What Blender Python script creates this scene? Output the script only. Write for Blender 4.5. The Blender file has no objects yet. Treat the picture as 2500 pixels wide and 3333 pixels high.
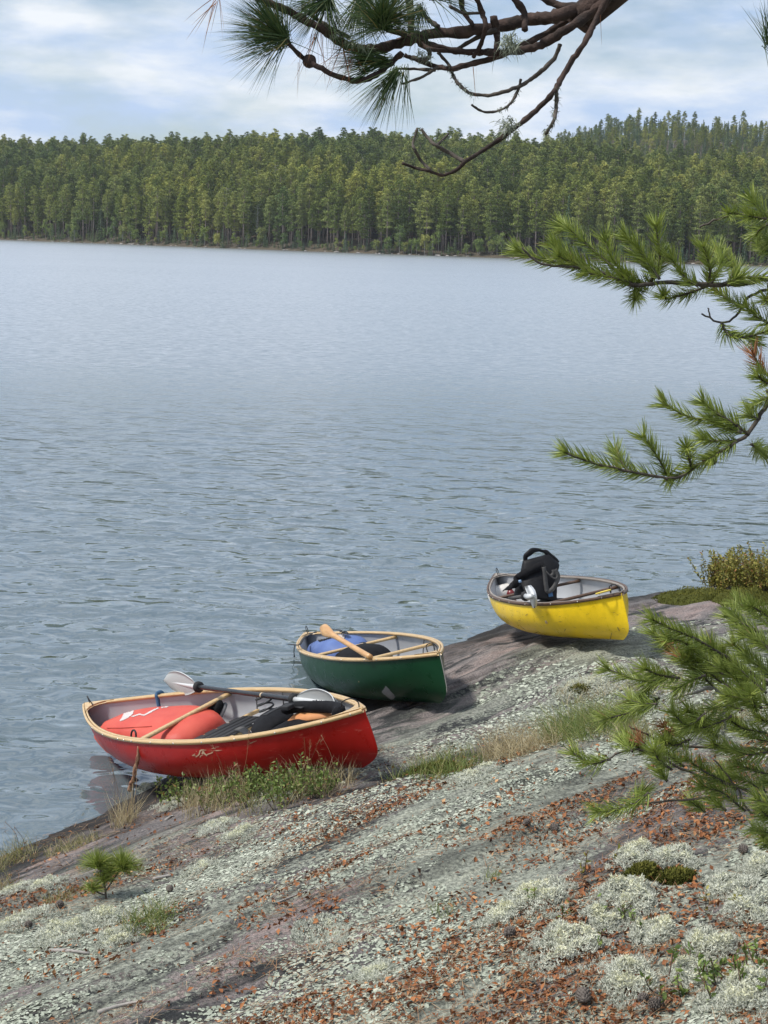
import bpy, math, random
import numpy as np
from mathutils import Matrix, Vector
from mathutils.bvhtree import BVHTree
random.seed(7); RNG = np.random.default_rng(11)
rad = math.radians
SC = bpy.context.scene

# ------------------------------------------------------------------ camera, sky, sun, exposure
CAM_H = 3.42; F_PX = 5000.0; HORIZON = 780.0; ROLL = rad(1.75)      # photograph is 2500 x 3333 px
pitch = math.atan2(1666.5 - HORIZON, F_PX)
_fw = np.array([0, math.cos(pitch), -math.sin(pitch)]); _r0 = np.array([1.0, 0, 0]); _u0 = np.array([0, math.sin(pitch), math.cos(pitch)])
_rt = _r0 * math.cos(ROLL) + _u0 * math.sin(ROLL); _up = -_r0 * math.sin(ROLL) + _u0 * math.cos(ROLL)
CAM = np.array([0, 0, CAM_H])
cd = bpy.data.cameras.new('camera'); cam = bpy.data.objects.new('camera', cd); SC.collection.objects.link(cam)
mw = Matrix.Identity(4)
for i, c in enumerate((_rt, _up, -_fw)):
    for j in range(3): mw[j][i] = c[j]
mw.translation = Vector(CAM); cam.matrix_world = mw
cd.sensor_fit = 'HORIZONTAL'; cd.sensor_width = 36; cd.lens = 36 * F_PX / 2500
cd.clip_start = 0.05; cd.clip_end = 20000
SC.camera = cam
SC.render.resolution_x = 768; SC.render.resolution_y = 1024

W = bpy.data.worlds.new('World'); SC.world = W; W.use_nodes = True
wn = W.node_tree.nodes; wl = W.node_tree.links; wn.clear()
def N(nodes, typ, **kw):
    n = nodes.new(typ)
    for k, v in kw.items(): setattr(n, k, v)
    return n
SUN_EL, SUN_AZ = rad(56), rad(262)           # compass-like azimuth, clockwise from +Y (high on the left)
out = N(wn, 'ShaderNodeOutputWorld'); bg = N(wn, 'ShaderNodeBackground'); bg.inputs['Strength'].default_value = 1.0
sky = N(wn, 'ShaderNodeTexSky', sky_type='NISHITA', sun_disc=False, sun_elevation=SUN_EL, sun_rotation=SUN_AZ, air_density=1.0, dust_density=0.6, ozone_density=1.6)
skm = N(wn, 'ShaderNodeVectorMath', operation='SCALE'); skm.inputs['Scale'].default_value = 0.09
wl.new(sky.outputs[0], skm.inputs[0])
tc = N(wn, 'ShaderNodeTexCoord')
def wnoise(scale3, sc, det, rough, off=(0, 0, 0)):
    mp = N(wn, 'ShaderNodeMapping'); mp.inputs['Scale'].default_value = scale3; mp.inputs['Location'].default_value = off
    wl.new(tc.outputs['Generated'], mp.inputs[0])
    n = N(wn, 'ShaderNodeTexNoise'); n.inputs['Scale'].default_value = sc; n.inputs['Detail'].default_value = det; n.inputs['Roughness'].default_value = rough
    wl.new(mp.outputs[0], n.inputs['Vector']); return n
na = wnoise((1, 1, 3.4), 5.2, 8, 0.56, (3.1, 1.7, 0.4))       # cover
nb = wnoise((1, 1, 3.6), 9.0, 8, 0.58, (7.7, 2.2, 1.4))       # light and grey cloud bodies
rc = N(wn, 'ShaderNodeValToRGB'); rc.color_ramp.elements[0].position = 0.38; rc.color_ramp.elements[1].position = 0.56
rc.color_ramp.elements[0].color = (0.2,) * 3 + (1,); rc.color_ramp.elements[1].color = (0.98,) * 3 + (1,)
wl.new(na.outputs[0], rc.inputs[0])
rb = N(wn, 'ShaderNodeValToRGB'); rb.color_ramp.elements[0].position = 0.38; rb.color_ramp.elements[1].position = 0.62
rb.color_ramp.elements[0].color = (0.43, 0.55, 0.75, 1); rb.color_ramp.elements[1].color = (0.75, 0.785, 0.83, 1)
wl.new(nb.outputs[0], rb.inputs[0])
mx = N(wn, 'ShaderNodeMix', data_type='RGBA')
wl.new(rc.outputs[0], mx.inputs['Factor']); wl.new(skm.outputs[0], mx.inputs['A']); wl.new(rb.outputs[0], mx.inputs['B'])
wl.new(mx.outputs['Result'], bg.inputs['Color']); wl.new(bg.outputs[0], out.inputs[0])

sd = bpy.data.lights.new('sun', 'SUN'); sd.energy = 3.3; sd.angle = rad(9); sd.color = (1.0, 0.96, 0.9)
sun = bpy.data.objects.new('sun', sd); SC.collection.objects.link(sun)
sdir = Vector((math.sin(SUN_AZ) * math.cos(SUN_EL), math.cos(SUN_AZ) * math.cos(SUN_EL), math.sin(SUN_EL)))
sun.rotation_euler = sdir.to_track_quat('Z', 'Y').to_euler(); sun.location = (0, 0, 40)
SC.view_settings.view_transform = 'Standard'; SC.view_settings.look = 'None'; SC.view_settings.gamma = 1.0
SC.view_settings.exposure = 0.32; SC.view_settings.use_curve_mapping = False
SC.render.engine = 'CYCLES'; SC.cycles.max_bounces = 5; SC.cycles.diffuse_bounces = 3; SC.cycles.glossy_bounces = 3; SC.cycles.transparent_max_bounces = 8; SC.cycles.volume_bounces = 0

# ------------------------------------------------------------------ helpers
COL = SC.collection
WM = {}
def mesh(name, V, F, smooth=False, rnd=None, fmat=None):
    """V (n,3); F: array (m,3)/(m,4) or list of faces / list of arrays"""
    me = bpy.data.meshes.new(name)
    V = np.asarray(V, dtype=np.float32)
    if isinstance(F, np.ndarray): Fs = [F]
    elif len(F) and isinstance(F[0], np.ndarray): Fs = F
    else: Fs = None
    if Fs is None:
        me.from_pydata(V.tolist(), [], [list(map(int, f)) for f in F])
    else:
        Fs = [f for f in Fs if len(f)]
        me.vertices.add(len(V)); me.vertices.foreach_set('co', V.ravel())
        tot = sum(f.size for f in Fs); np_ = sum(len(f) for f in Fs)
        me.loops.add(tot); me.loops.foreach_set('vertex_index', np.concatenate([f.ravel() for f in Fs]).astype(np.int32))
        sizes = np.concatenate([np.full(len(f), f.shape[1]) for f in Fs]); starts = np.concatenate([[0], np.cumsum(sizes)[:-1]])
        me.polygons.add(np_); me.polygons.foreach_set('loop_start', starts.astype(np.int32))
        me.update(calc_edges=True); me.validate()
    if smooth: me.polygons.foreach_set('use_smooth', np.ones(len(me.polygons), dtype=bool))
    if rnd is not None and len(rnd) == len(me.vertices):
        a = me.attributes.new('rnd', 'FLOAT', 'POINT'); a.data.foreach_set('value', np.asarray(rnd, np.float32))
    if fmat is not None and len(fmat) == len(me.polygons): me.polygons.foreach_set('material_index', np.asarray(fmat, np.int32))
    me.update(); return me
def link(o, parent=None, local=False):
    COL.objects.link(o)
    if parent is not None:
        o.parent = parent
        if not local: o.matrix_parent_inverse = WM[parent.name].inverted()
        WM[o.name] = Matrix.Identity(4)
    else: WM[o.name] = o.matrix_basis.copy()
    return o
def obj(name, me, mat, parent=None, local=False, matrix=None):
    o = bpy.data.objects.new(name, me)
    for m in (mat if isinstance(mat, (list, tuple)) else [mat]):
        if m is not None and len(me.materials) < (len(mat) if isinstance(mat, (list, tuple)) else 1): me.materials.append(m)
    if matrix is not None: o.matrix_basis = matrix
    return link(o, parent, local)
def tag(o, label=None, cat=None, group=None, kind=None):
    for k, v in (('label', label), ('category', cat), ('group', group), ('kind', kind)):
        if v: o[k] = v
    return o
def thing(name, label, cat, matrix=None, group=None):
    o = bpy.data.objects.new(name, None); o.empty_display_size = 0.1
    if matrix is not None: o.matrix_basis = matrix
    link(o); return tag(o, label, cat, group)
def ray(p):
    return _fw + _rt * (p[0] - 1250) / F_PX - _up * (p[1] - 1666.5) / F_PX
def at(p, Z): return CAM + ray(p) * Z            # point on a pixel's ray at depth Z along the view axis
def to_px(P):
    P = np.atleast_2d(P) - CAM; z = P @ _fw
    return np.stack([1250 + F_PX * (P @ _rt) / z, 1666.5 - F_PX * (P @ _up) / z], -1)
def hsh(ix, iy, seed):
    h = (ix.astype(np.int64) * 374761393 + iy.astype(np.int64) * 668265263 + seed * 982451653) & 0xFFFFFFFF
    h = ((h ^ (h >> 13)) * 1274126177) & 0xFFFFFFFF
    return ((h ^ (h >> 16)) & 0xFFFF) / 65535.0
def vnoise(x, y, seed=0):
    ix = np.floor(x); iy = np.floor(y); fx = x - ix; fy = y - iy
    fx = fx * fx * (3 - 2 * fx); fy = fy * fy * (3 - 2 * fy); ix = ix.astype(np.int64); iy = iy.astype(np.int64)
    a = hsh(ix, iy, seed); b = hsh(ix + 1, iy, seed); c = hsh(ix, iy + 1, seed); d = hsh(ix + 1, iy + 1, seed)
    return (a * (1 - fx) + b * fx) * (1 - fy) + (c * (1 - fx) + d * fx) * fy
def fbm(x, y, o=4, seed=0):
    s = 0; a = 0.5; t = 0
    for k in range(o):
        s = s + a * vnoise(x * 2 ** k + 13.7 * k, y * 2 ** k - 7.1 * k, seed + k); t += a; a *= 0.5
    return s / t
def rand_dirs(n):
    v = RNG.normal(size=(n, 3)); return v / np.linalg.norm(v, axis=1)[:, None]
def unit(v): return v / np.maximum(np.linalg.norm(v, axis=-1, keepdims=True), 1e-9)
def blades(B, D, Ln, Wd, droop=0.0, seg=2, side=None, rnd=None, curl=None):
    """tapering bent ribbons: base B, direction D, lengths, widths; returns V, [quads, tris], rnd"""
    n = len(B); Ln = np.broadcast_to(Ln, n); Wd = np.broadcast_to(Wd, n); dr = np.broadcast_to(droop, n)
    if side is None: side = rand_dirs(n)
    S = unit(np.cross(D, side)); rows = []
    for k in range(seg + 1):
        t = k / seg; P = B + D * (Ln * t)[:, None]; P = P + np.array([0, 0, -1.0]) * (dr * Ln * t * t)[:, None]
        if curl is not None: P = P + curl * (Ln * t * t)[:, None]
        w = Wd * (1 - 0.75 * t) * 0.5
        if k < seg: rows += [P - S * w[:, None], P + S * w[:, None]]
        else: rows += [P]
    V = np.stack(rows, 1); m = V.shape[1]; base = (np.arange(n) * m)[:, None]
    Q = [base + np.array([[2 * k, 2 * k + 1, 2 * k + 3, 2 * k + 2]]) for k in range(seg - 1)]
    T = base + np.array([[2 * seg - 2, 2 * seg - 1, 2 * seg]])
    if rnd is None: rnd = RNG.random(n)
    return V.reshape(-1, 3), ([np.concatenate(Q)] if Q else []) + [T], np.repeat(rnd, m)
def merge(lst):
    """lst of (V, [F arrays], rnd)"""
    Vs = []; Fs = {}; Rs = []; o = 0
    for V, F, r in lst:
        Vs.append(V); Rs.append(r)
        for f in F:
            if len(f): Fs.setdefault(f.shape[1], []).append(f + o)
        o += len(V)
    return np.concatenate(Vs), [np.concatenate(v) for v in Fs.values()], np.concatenate(Rs)
def tube(P, r, n=6, cap=True, wob=0.0):
    """tube through points P with radii r -> V, [quads, caps], rnd"""
    P = np.asarray(P, float); r = np.broadcast_to(np.asarray(r, float), len(P)); m = len(P)
    T = unit(np.gradient(P, axis=0)); ref = np.array([0.3, 0.2, 1.0]); V = []
    u = unit(np.cross(T[0], ref))
    for i in range(m):
        u = unit(u - T[i] * (u @ T[i])); v = np.cross(T[i], u)
        a = np.arange(n) / n * 2 * math.pi; rr = r[i] * (1 + wob * (RNG.random(n) - 0.5))
        V.append(P[i] + np.outer(np.cos(a) * rr, u) + np.outer(np.sin(a) * rr, v))
    V = np.concatenate(V); i = np.arange(m - 1)[:, None] * n; j = np.arange(n)[None]; j2 = (j + 1) % n
    Q = np.stack([i + j, i + j2, i + n + j2, i + n + j], -1).reshape(-1, 4); F = [Q]
    if cap: F.append(np.array([list(range(n))[::-1], [(m - 1) * n + k for k in range(n)]]))
    return V, F, np.full(len(V), RNG.random())
def smooth_path(P, k=4):
    """Catmull-Rom subdivision of a polyline (rows may carry extra columns)"""
    P = np.asarray(P, float); Q = np.vstack([2 * P[0] - P[1], P, 2 * P[-1] - P[-2]]); o = []
    for i in range(1, len(Q) - 2):
        for t in np.arange(k) / k:
            a, b, c, d = Q[i - 1], Q[i], Q[i + 1], Q[i + 2]
            o.append(0.5 * (2 * b + (c - a) * t + (2 * a - 5 * b + 4 * c - d) * t ** 2 + (3 * b - a - 3 * c + d) * t ** 3))
    o.append(P[-1]); return np.array(o)
def box(c, s, R=None, bev=0.0):
    """box as V,F (optionally chamfered)"""
    sx, sy, sz = [v / 2 for v in s]
    if bev <= 0:
        V = np.array([[x, y, z] for x in (-sx, sx) for y in (-sy, sy) for z in (-sz, sz)])
        F = np.array([[0, 1, 3, 2], [4, 6, 7, 5], [0, 4, 5, 1], [2, 3, 7, 6], [0, 2, 6, 4], [1, 5, 7, 3]])
        Fl = [F]
    else:
        import bmesh
        bm = bmesh.new(); bmesh.ops.create_cube(bm, size=1.0)
        for v in bm.verts: v.co = Vector((v.co.x * s[0], v.co.y * s[1], v.co.z * s[2]))
        bmesh.ops.bevel(bm, geom=list(bm.edges), offset=bev, segments=2, affect='EDGES', profile=0.6)
        bm.verts.index_update(); V = np.array([v.co[:] for v in bm.verts])
        d = {}
        for f in bm.faces: d.setdefault(len(f.verts), []).append([v.index for v in f.verts])
        Fl = [np.array(v) for v in d.values()]; bm.free()
    if R is not None: V = V @ np.asarray(R).T
    return V + np.asarray(c), Fl, np.full(len(V), RNG.random())

# ------------------------------------------------------------------ materials
def new_mat(name):
    m = bpy.data.materials.new(name); m.use_nodes = True
    nt = m.node_tree; b = nt.nodes['Principled BSDF']; return m, nt.nodes, nt.links, b
def ramp(nodes, stops, interp='LINEAR'):
    r = nodes.new('ShaderNodeValToRGB'); cr = r.color_ramp; cr.interpolation = interp
    while len(cr.elements) < len(stops): cr.elements.new(0.5)
    for e, (p, c) in zip(cr.elements, stops): e.position = p; e.color = tuple(c) + (1,) if len(c) == 3 else c
    return r
def noise(nodes, links, vec, scale, det=4, rough=0.55, dist=0.0):
    n = nodes.new('ShaderNodeTexNoise'); n.inputs['Scale'].default_value = scale; n.inputs['Detail'].default_value = det
    n.inputs['Roughness'].default_value = rough; n.inputs['Distortion'].default_value = dist
    if vec is not None: links.new(vec, n.inputs['Vector'])
    return n
def mixc(nodes, links, fac, a, b, blend='MIX'):
    m = nodes.new('ShaderNodeMix'); m.data_type = 'RGBA'; m.blend_type = blend
    for k, v in (('Factor', fac), ('A', a), ('B', b)):
        s = m.inputs[k] if k != 'Factor' else m.inputs[0]
        if k == 'A': s = m.inputs[6]
        if k == 'B': s = m.inputs[7]
        if hasattr(v, 'is_linked') or hasattr(v, 'links'): links.new(v, s)
        elif isinstance(v, (tuple, list)): s.default_value = tuple(v) + (1,) if len(v) == 3 else v
        else: s.default_value = v
    return m.outputs[2]
def bump(nodes, links, b, h, strength=0.3, dist=0.01):
    n = nodes.new('ShaderNodeBump'); n.inputs['Strength'].default_value = strength; n.inputs['Distance'].default_value = dist
    links.new(h, n.inputs['Height']); links.new(n.outputs[0], b.inputs['Normal']); return n
def simple(name, c1, c2=None, rough=0.6, scale=12, bs=0.0, bd=0.003, stretch=None, spec=0.5, bscale=None, coat=0.0):
    m, n, l, b = new_mat(name); c2 = c2 or c1
    tcn = n.new('ShaderNodeTexCoord'); vec = tcn.outputs['Object']
    if stretch:
        mp = n.new('ShaderNodeMapping'); mp.inputs['Scale'].default_value = stretch; l.new(vec, mp.inputs[0]); vec = mp.outputs[0]
    nz = noise(n, l, vec, scale, 5, 0.6); r = ramp(n, [(0.3, c1), (0.7, c2)]); l.new(nz.outputs[0], r.inputs[0])
    l.new(r.outputs[0], b.inputs['Base Color']); b.inputs['Roughness'].default_value = rough; b.inputs['Specular IOR Level'].default_value = spec
    b.inputs['Coat Weight'].default_value = coat; b.inputs['Coat Roughness'].default_value = 0.15
    if bs:
        nb_ = noise(n, l, vec, bscale or scale * 3, 6, 0.6); bump(n, l, b, nb_.outputs[0], bs, bd)
    return m
def leafy(name, stops, rough=0.6, spec=0.3, trans=0.0, objrnd=0.0, wscale=0.0):
    """colour from the per-blade attribute rnd (plus a per-object shift)"""
    m, n, l, b = new_mat(name)
    a = n.new('ShaderNodeAttribute'); a.attribute_name = 'rnd'; fac = a.outputs['Fac']
    if objrnd:
        oi = n.new('ShaderNodeObjectInfo'); mm = n.new('ShaderNodeMath'); mm.operation = 'MULTIPLY_ADD'; mm.inputs[1].default_value = 1 - objrnd
        ml = n.new('ShaderNodeMath'); ml.operation = 'MULTIPLY'; ml.inputs[1].default_value = objrnd
        l.new(oi.outputs['Random'], ml.inputs[0]); l.new(fac, mm.inputs[0]); l.new(ml.outputs[0], mm.inputs[2]); fac = mm.outputs[0]
    r = ramp(n, stops); l.new(fac, r.inputs[0]); col = r.outputs[0]
    if wscale:
        g = n.new('ShaderNodeNewGeometry'); nz = noise(n, l, g.outputs['Position'], wscale, 3)
        r2 = ramp(n, [(0.35, (0.70, 0.80, 0.86)), (0.65, (1.45, 1.30, 0.95))]); l.new(nz.outputs[0], r2.inputs[0])  # broad tone variety between crowns; sunlit patches are painted into the foliage colour
        col = mixc(n, l, 1.0, col, r2.outputs[0], 'MULTIPLY')
    l.new(col, b.inputs['Base Color']); b.inputs['Roughness'].default_value = rough; b.inputs['Specular IOR Level'].default_value = spec
    if trans:
        t = n.new('ShaderNodeBsdfTranslucent'); l.new(col, t.inputs['Color']); ms = n.new('ShaderNodeMixShader'); ms.inputs[0].default_value = trans
        o = n['Material Output']; l.new(b.outputs[0], ms.inputs[1]); l.new(t.outputs[0], ms.inputs[2]); l.new(ms.outputs[0], o.inputs['Surface'])
    return m

# ------------------------------------------------------------------ terrain heights (water level is z = 0)
SHORE = [(0, 2790), (200, 2720), (370, 2640), (480, 2560), (700, 2450), (1050, 2240), (1440, 2110), (1600, 2055), (1680, 2025), (1900, 1985), (2060, 1950), (2150, 1936), (2330, 1932), (2500, 1924)]
def on_z(p, z):
    d = ray(p); t = (z - CAM_H) / d[2]; return (CAM + d * t)
ctrl = [on_z(p, 0.0) for p in SHORE]
for p, z in [((0, 3333), .85), ((1250, 3333), 1.15), ((2500, 3333), 1.45), ((0, 3000), .47), ((600, 2850), .62), ((1250, 2800), 1.0), ((2000, 2800), 1.25), ((2500, 2900), 1.42),
             ((1250, 2610), .80), ((1700, 2500), .93), ((2200, 2300), .97), ((2500, 2200), .95), ((2500, 2010), .42), ((2200, 2040), .40), ((2120, 2150), .68), ((620, 2640), .32), ((900, 2600), .55)]:
    ctrl.append(on_z(p, z))
ctrl += [np.array(c) for c in [(0, 0, 1.75), (-3, 0, 1.1), (3.5, 0, 2.3), (4, 5, 2.0), (4, 9, 1.3), (6, 12, 1.2), (-3.2, 5, .1), (-4, 2, .45),
        (0.05, 7.60, .66), (-.22, 7.9, .57), (.46, 9.48, .42), (.30, 9.95, .32), (1.7, 10.0, .72), (1.52, 11.0, .53), (1.40, 11.6, .40), (1.15, 12.9, .13), (-.05, 11.0, .05), (-.9, 8.7, .22),
        (-3.2, 9.6, -.9), (-1.9, 11.4, -1.0), (0, 14.2, -.9), (2, 16.6, -.9), (4.5, 17.6, -.9), (-5, 8, -1.2), (-3, 14, -2.0), (1, 18, -2.2), (6, 20, -1.8), (7, 15.5, .4), (-1.75, 9.7, -.22), (-.5, 12.2, -.22)]]
ctrl = np.array(ctrl)
def _tps(r2): return np.where(r2 > 1e-12, 0.5 * r2 * np.log(np.maximum(r2, 1e-12)), 0.0)
_n = len(ctrl); _K = _tps(((ctrl[:, None, :2] - ctrl[None, :, :2]) ** 2).sum(-1)) + np.eye(_n) * 0.02
_P = np.hstack([np.ones((_n, 1)), ctrl[:, :2]])
_w = np.linalg.solve(np.block([[_K, _P], [_P.T, np.zeros((3, 3))]]), np.concatenate([ctrl[:, 2], np.zeros(3)]))
ST = rad(44); cs, sn = math.cos(ST), math.sin(ST)
def ground_z(x, y, detail=True):
    x = np.asarray(x, float); y = np.asarray(y, float); sh = x.shape; x = x.ravel(); y = y.ravel(); z = np.zeros(len(x))
    for i in range(0, len(x), 20000):
        s = slice(i, i + 20000); r2 = (x[s, None] - ctrl[None, :, 0]) ** 2 + (y[s, None] - ctrl[None, :, 1]) ** 2
        z[s] = _tps(r2) @ _w[:_n] + _w[_n] + _w[_n + 1] * x[s] + _w[_n + 2] * y[s]
    far = np.clip(0.22 * ((x + 2.06) * .77 - (y - 8.0) * .63), -3.2, 6.0)
    d = np.sqrt(((x - 0.8) / 6.2) ** 2 + ((y - 8.5) / 10.5) ** 2); k = np.clip((d - 0.85) / 0.5, 0, 1); k = k * k * (3 - 2 * k)
    z = z * (1 - k) + far * k
    if detail:
        u = x * cs + y * sn; v = -x * sn + y * cs
        z = z + 0.055 * (fbm(u * 0.55, v * 1.7, 3, 3) - .5) + 0.045 * (fbm(u * 1.7, v * 6.5, 4, 5) - .5) + 0.016 * (fbm(u * 9, v * 16, 3, 9) - .5)
        st = fbm(u * 0.5, v * 1.1, 2, 21); led = np.abs(((v * 1.9 + st * 2.2) % 1.0) - .5)       # small ledges along the foliation
        z = z + 0.022 * np.clip((led - .22) * 6, 0, 1)
    return z.reshape(sh)
def ground_hit(p, lo=2.0, hi=24.0):
    d = ray(p); t = np.linspace(lo, hi, 900); P = CAM + d * t[:, None]; h = P[:, 2] - ground_z(P[:, 0], P[:, 1])
    i = int(np.argmax(h < 0)) or len(t) - 1
    a, b = t[i - 1], t[i]; ha, hb = h[i - 1], h[i]; tt = a + (b - a) * ha / (ha - hb + 1e-9)
    return CAM + d * tt

def lin(*segs):
    o = []
    for a, b, s in segs: o += list(np.arange(a, b, s))
    return np.array(o)
gx = lin((-880, -100, 90), (-100, -10, 8), (-10, -5, .5), (-5, -2.7, .08), (-2.7, 3.2, .024), (3.2, 6, .08), (6, 12, .5), (12, 95, 8), (95, 890, 90))
gy = lin((-60, -4, 6), (-4, 3.4, .3), (3.4, 9.2, .023), (9.2, 16.5, .042), (16.5, 20, .2), (20, 30, 1.0), (30, 62, 6), (62, 700, 60))
X, Y_ = np.meshgrid(gx, gy); Z_ = ground_z(X, Y_)
def grid_faces(nr, nc):
    i = np.arange(nr - 1)[:, None] * nc; j = np.arange(nc - 1)[None]
    return np.stack([i + j, i + j + 1, i + nc + j + 1, i + nc + j], -1).reshape(-1, 4)

def rock_material():
    m, n, l, b = new_mat('granite with lichen')
    g = n.new('ShaderNodeNewGeometry'); pos = g.outputs['Position']
    mp = n.new('ShaderNodeMapping'); mp.vector_type = 'TEXTURE'; mp.inputs['Rotation'].default_value = (0, 0, ST); mp.inputs['Scale'].default_value = (3.2, 1.0, 1.0); l.new(pos, mp.inputs[0]); sv = mp.outputs[0]
    fine = noise(n, l, pos, 190, 5, 0.7)
    bandn = noise(n, l, sv, 2.6, 6, 0.62, 0.6)
    granite = ramp(n, [(0.25, (.085, .08, .08)), (0.40, (.19, .175, .17)), (0.52, (.31, .265, .25)), (0.62, (.37, .285, .26)), (0.78, (.26, .255, .25))]); l.new(bandn.outputs[0], granite.inputs[0])
    speck = ramp(n, [(0.32, (.45, .45, .45)), (0.55, (1, 1, 1)), (0.72, (1.35, 1.3, 1.25))]); l.new(fine.outputs[0], speck.inputs[0])
    c = mixc(n, l, 1.0, granite.outputs[0], speck.outputs[0], 'MULTIPLY')
    # black crust lichen and dark stains
    dn = noise(n, l, sv, 3.4, 8, 0.68, 0.3); dr = ramp(n, [(0.505, (0, 0, 0)), (0.57, (1, 1, 1))]); l.new(dn.outputs[0], dr.inputs[0])
    c = mixc(n, l, dr.outputs[0], c, (.035, .036, .036))
    # grey-green leafy lichen: broad cover broken by fine lobes
    ln = noise(n, l, sv, 1.5, 4, 0.6, 0.4); l2 = noise(n, l, pos, 38, 5, 0.72, 0.8)
    vor = n.new('ShaderNodeTexVoronoi'); vor.feature = 'F1'; vor.inputs['Scale'].default_value = 60; l.new(pos, vor.inputs['Vector'])
    ad = n.new('ShaderNodeMath'); ad.operation = 'MULTIPLY_ADD'; ad.inputs[1].default_value = 0.62; l.new(l2.outputs[0], ad.inputs[0]); l.new(ln.outputs[0], ad.inputs[2])
    cov = ramp(n, [(0.735, (0, 0, 0)), (0.80, (1, 1, 1))]); l.new(ad.outputs[0], cov.inputs[0])
    lc = ramp(n, [(0.0, (.48, .49, .40)), (0.55, (.32, .335, .27)), (1.0, (.13, .135, .11))]); l.new(vor.outputs['Distance'], lc.inputs[0])
    # shoreline: bare, darker, algae-stained rock just above and below the water
    sx = n.new('ShaderNodeSeparateXYZ'); l.new(pos, sx.inputs[0])
    wet = n.new('ShaderNodeMath'); wet.operation = 'MULTIPLY_ADD'; wet.inputs[1].default_value = 0.42; l.new(dn.outputs[0], wet.inputs[0]); l.new(sx.outputs['Z'], wet.inputs[2])
    wr = ramp(n, [(0.28, (1, 1, 1)), (0.47, (0, 0, 0))]); l.new(wet.outputs[0], wr.inputs[0])
    br = ramp(n, [(0.56, (0, 0, 0)), (0.80, (1, 1, 1))]); l.new(wet.outputs[0], br.inputs[0])
    cm = n.new('ShaderNodeMath'); cm.operation = 'MULTIPLY'; l.new(cov.outputs[0], cm.inputs[0]); l.new(br.outputs[0], cm.inputs[1])
    c = mixc(n, l, cm.outputs[0], c, lc.outputs[0])
    ck = noise(n, l, sv, 1.15, 5, 0.6, 0.5); ckr = ramp(n, [(0.470, (1, 1, 1)), (0.494, (.25, .25, .25)), (0.50, (.1, .1, .1)), (0.506, (.25, .25, .25)), (0.530, (1, 1, 1))]); l.new(ck.outputs[0], ckr.inputs[0])
    c = mixc(n, l, 0.55, c, ckr.outputs[0], 'MULTIPLY')
    va = noise(n, l, sv, 13, 5, 0.65); vr = ramp(n, [(0.30, (.62, .61, .60)), (0.5, (1, 1, 1)), (0.70, (1.25, 1.22, 1.18))]); l.new(va.outputs[0], vr.inputs[0]); c = mixc(n, l, 1.0, c, vr.outputs[0], 'MULTIPLY')
    vb = noise(n, l, pos, 75, 4, 0.7); vr2 = ramp(n, [(0.34, (.42, .42, .42)), (0.52, (1, 1, 1)), (0.68, (1.3, 1.3, 1.25))]); l.new(vb.outputs[0], vr2.inputs[0]); c = mixc(n, l, 0.85, c, vr2.outputs[0], 'MULTIPLY')
    c = mixc(n, l, wr.outputs[0], c, (.030, .028, .026))
    l.new(c, b.inputs['Base Color']); b.inputs['Roughness'].default_value = 0.82; b.inputs['Specular IOR Level'].default_value = 0.35
    h1 = n.new('ShaderNodeMath'); h1.operation = 'MULTIPLY_ADD'; h1.inputs[1].default_value = 0.5; l.new(cm.outputs[0], h1.inputs[0]); l.new(l2.outputs[0], h1.inputs[2])
    h2 = n.new('ShaderNodeMath'); h2.operation = 'MULTIPLY_ADD'; h2.inputs[1].default_value = 0.35; l.new(fine.outputs[0], h2.inputs[0]); l.new(h1.outputs[0], h2.inputs[2])
    h3 = n.new('ShaderNodeMath'); h3.operation = 'ADD'; l.new(h2.outputs[0], h3.inputs[0]); l.new(vb.outputs[0], h3.inputs[1]); h4 = n.new('ShaderNodeMath'); h4.operation = 'MULTIPLY_ADD'; h4.inputs[1].default_value = 2.0; l.new(va.outputs[0], h4.inputs[0]); l.new(h3.outputs[0], h4.inputs[2])
    bump(n, l, b, h4.outputs[0], 0.9, 0.016)
    return m
M_ROCK = rock_material()
shore_rock = obj('shore_rock', mesh('shore_rock', np.stack([X, Y_, Z_], -1).reshape(-1, 3), grid_faces(len(gy), len(gx)), True), M_ROCK)
tag(shore_rock, 'sloping pink granite shore crusted with grey-green lichen', kind='structure')

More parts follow.
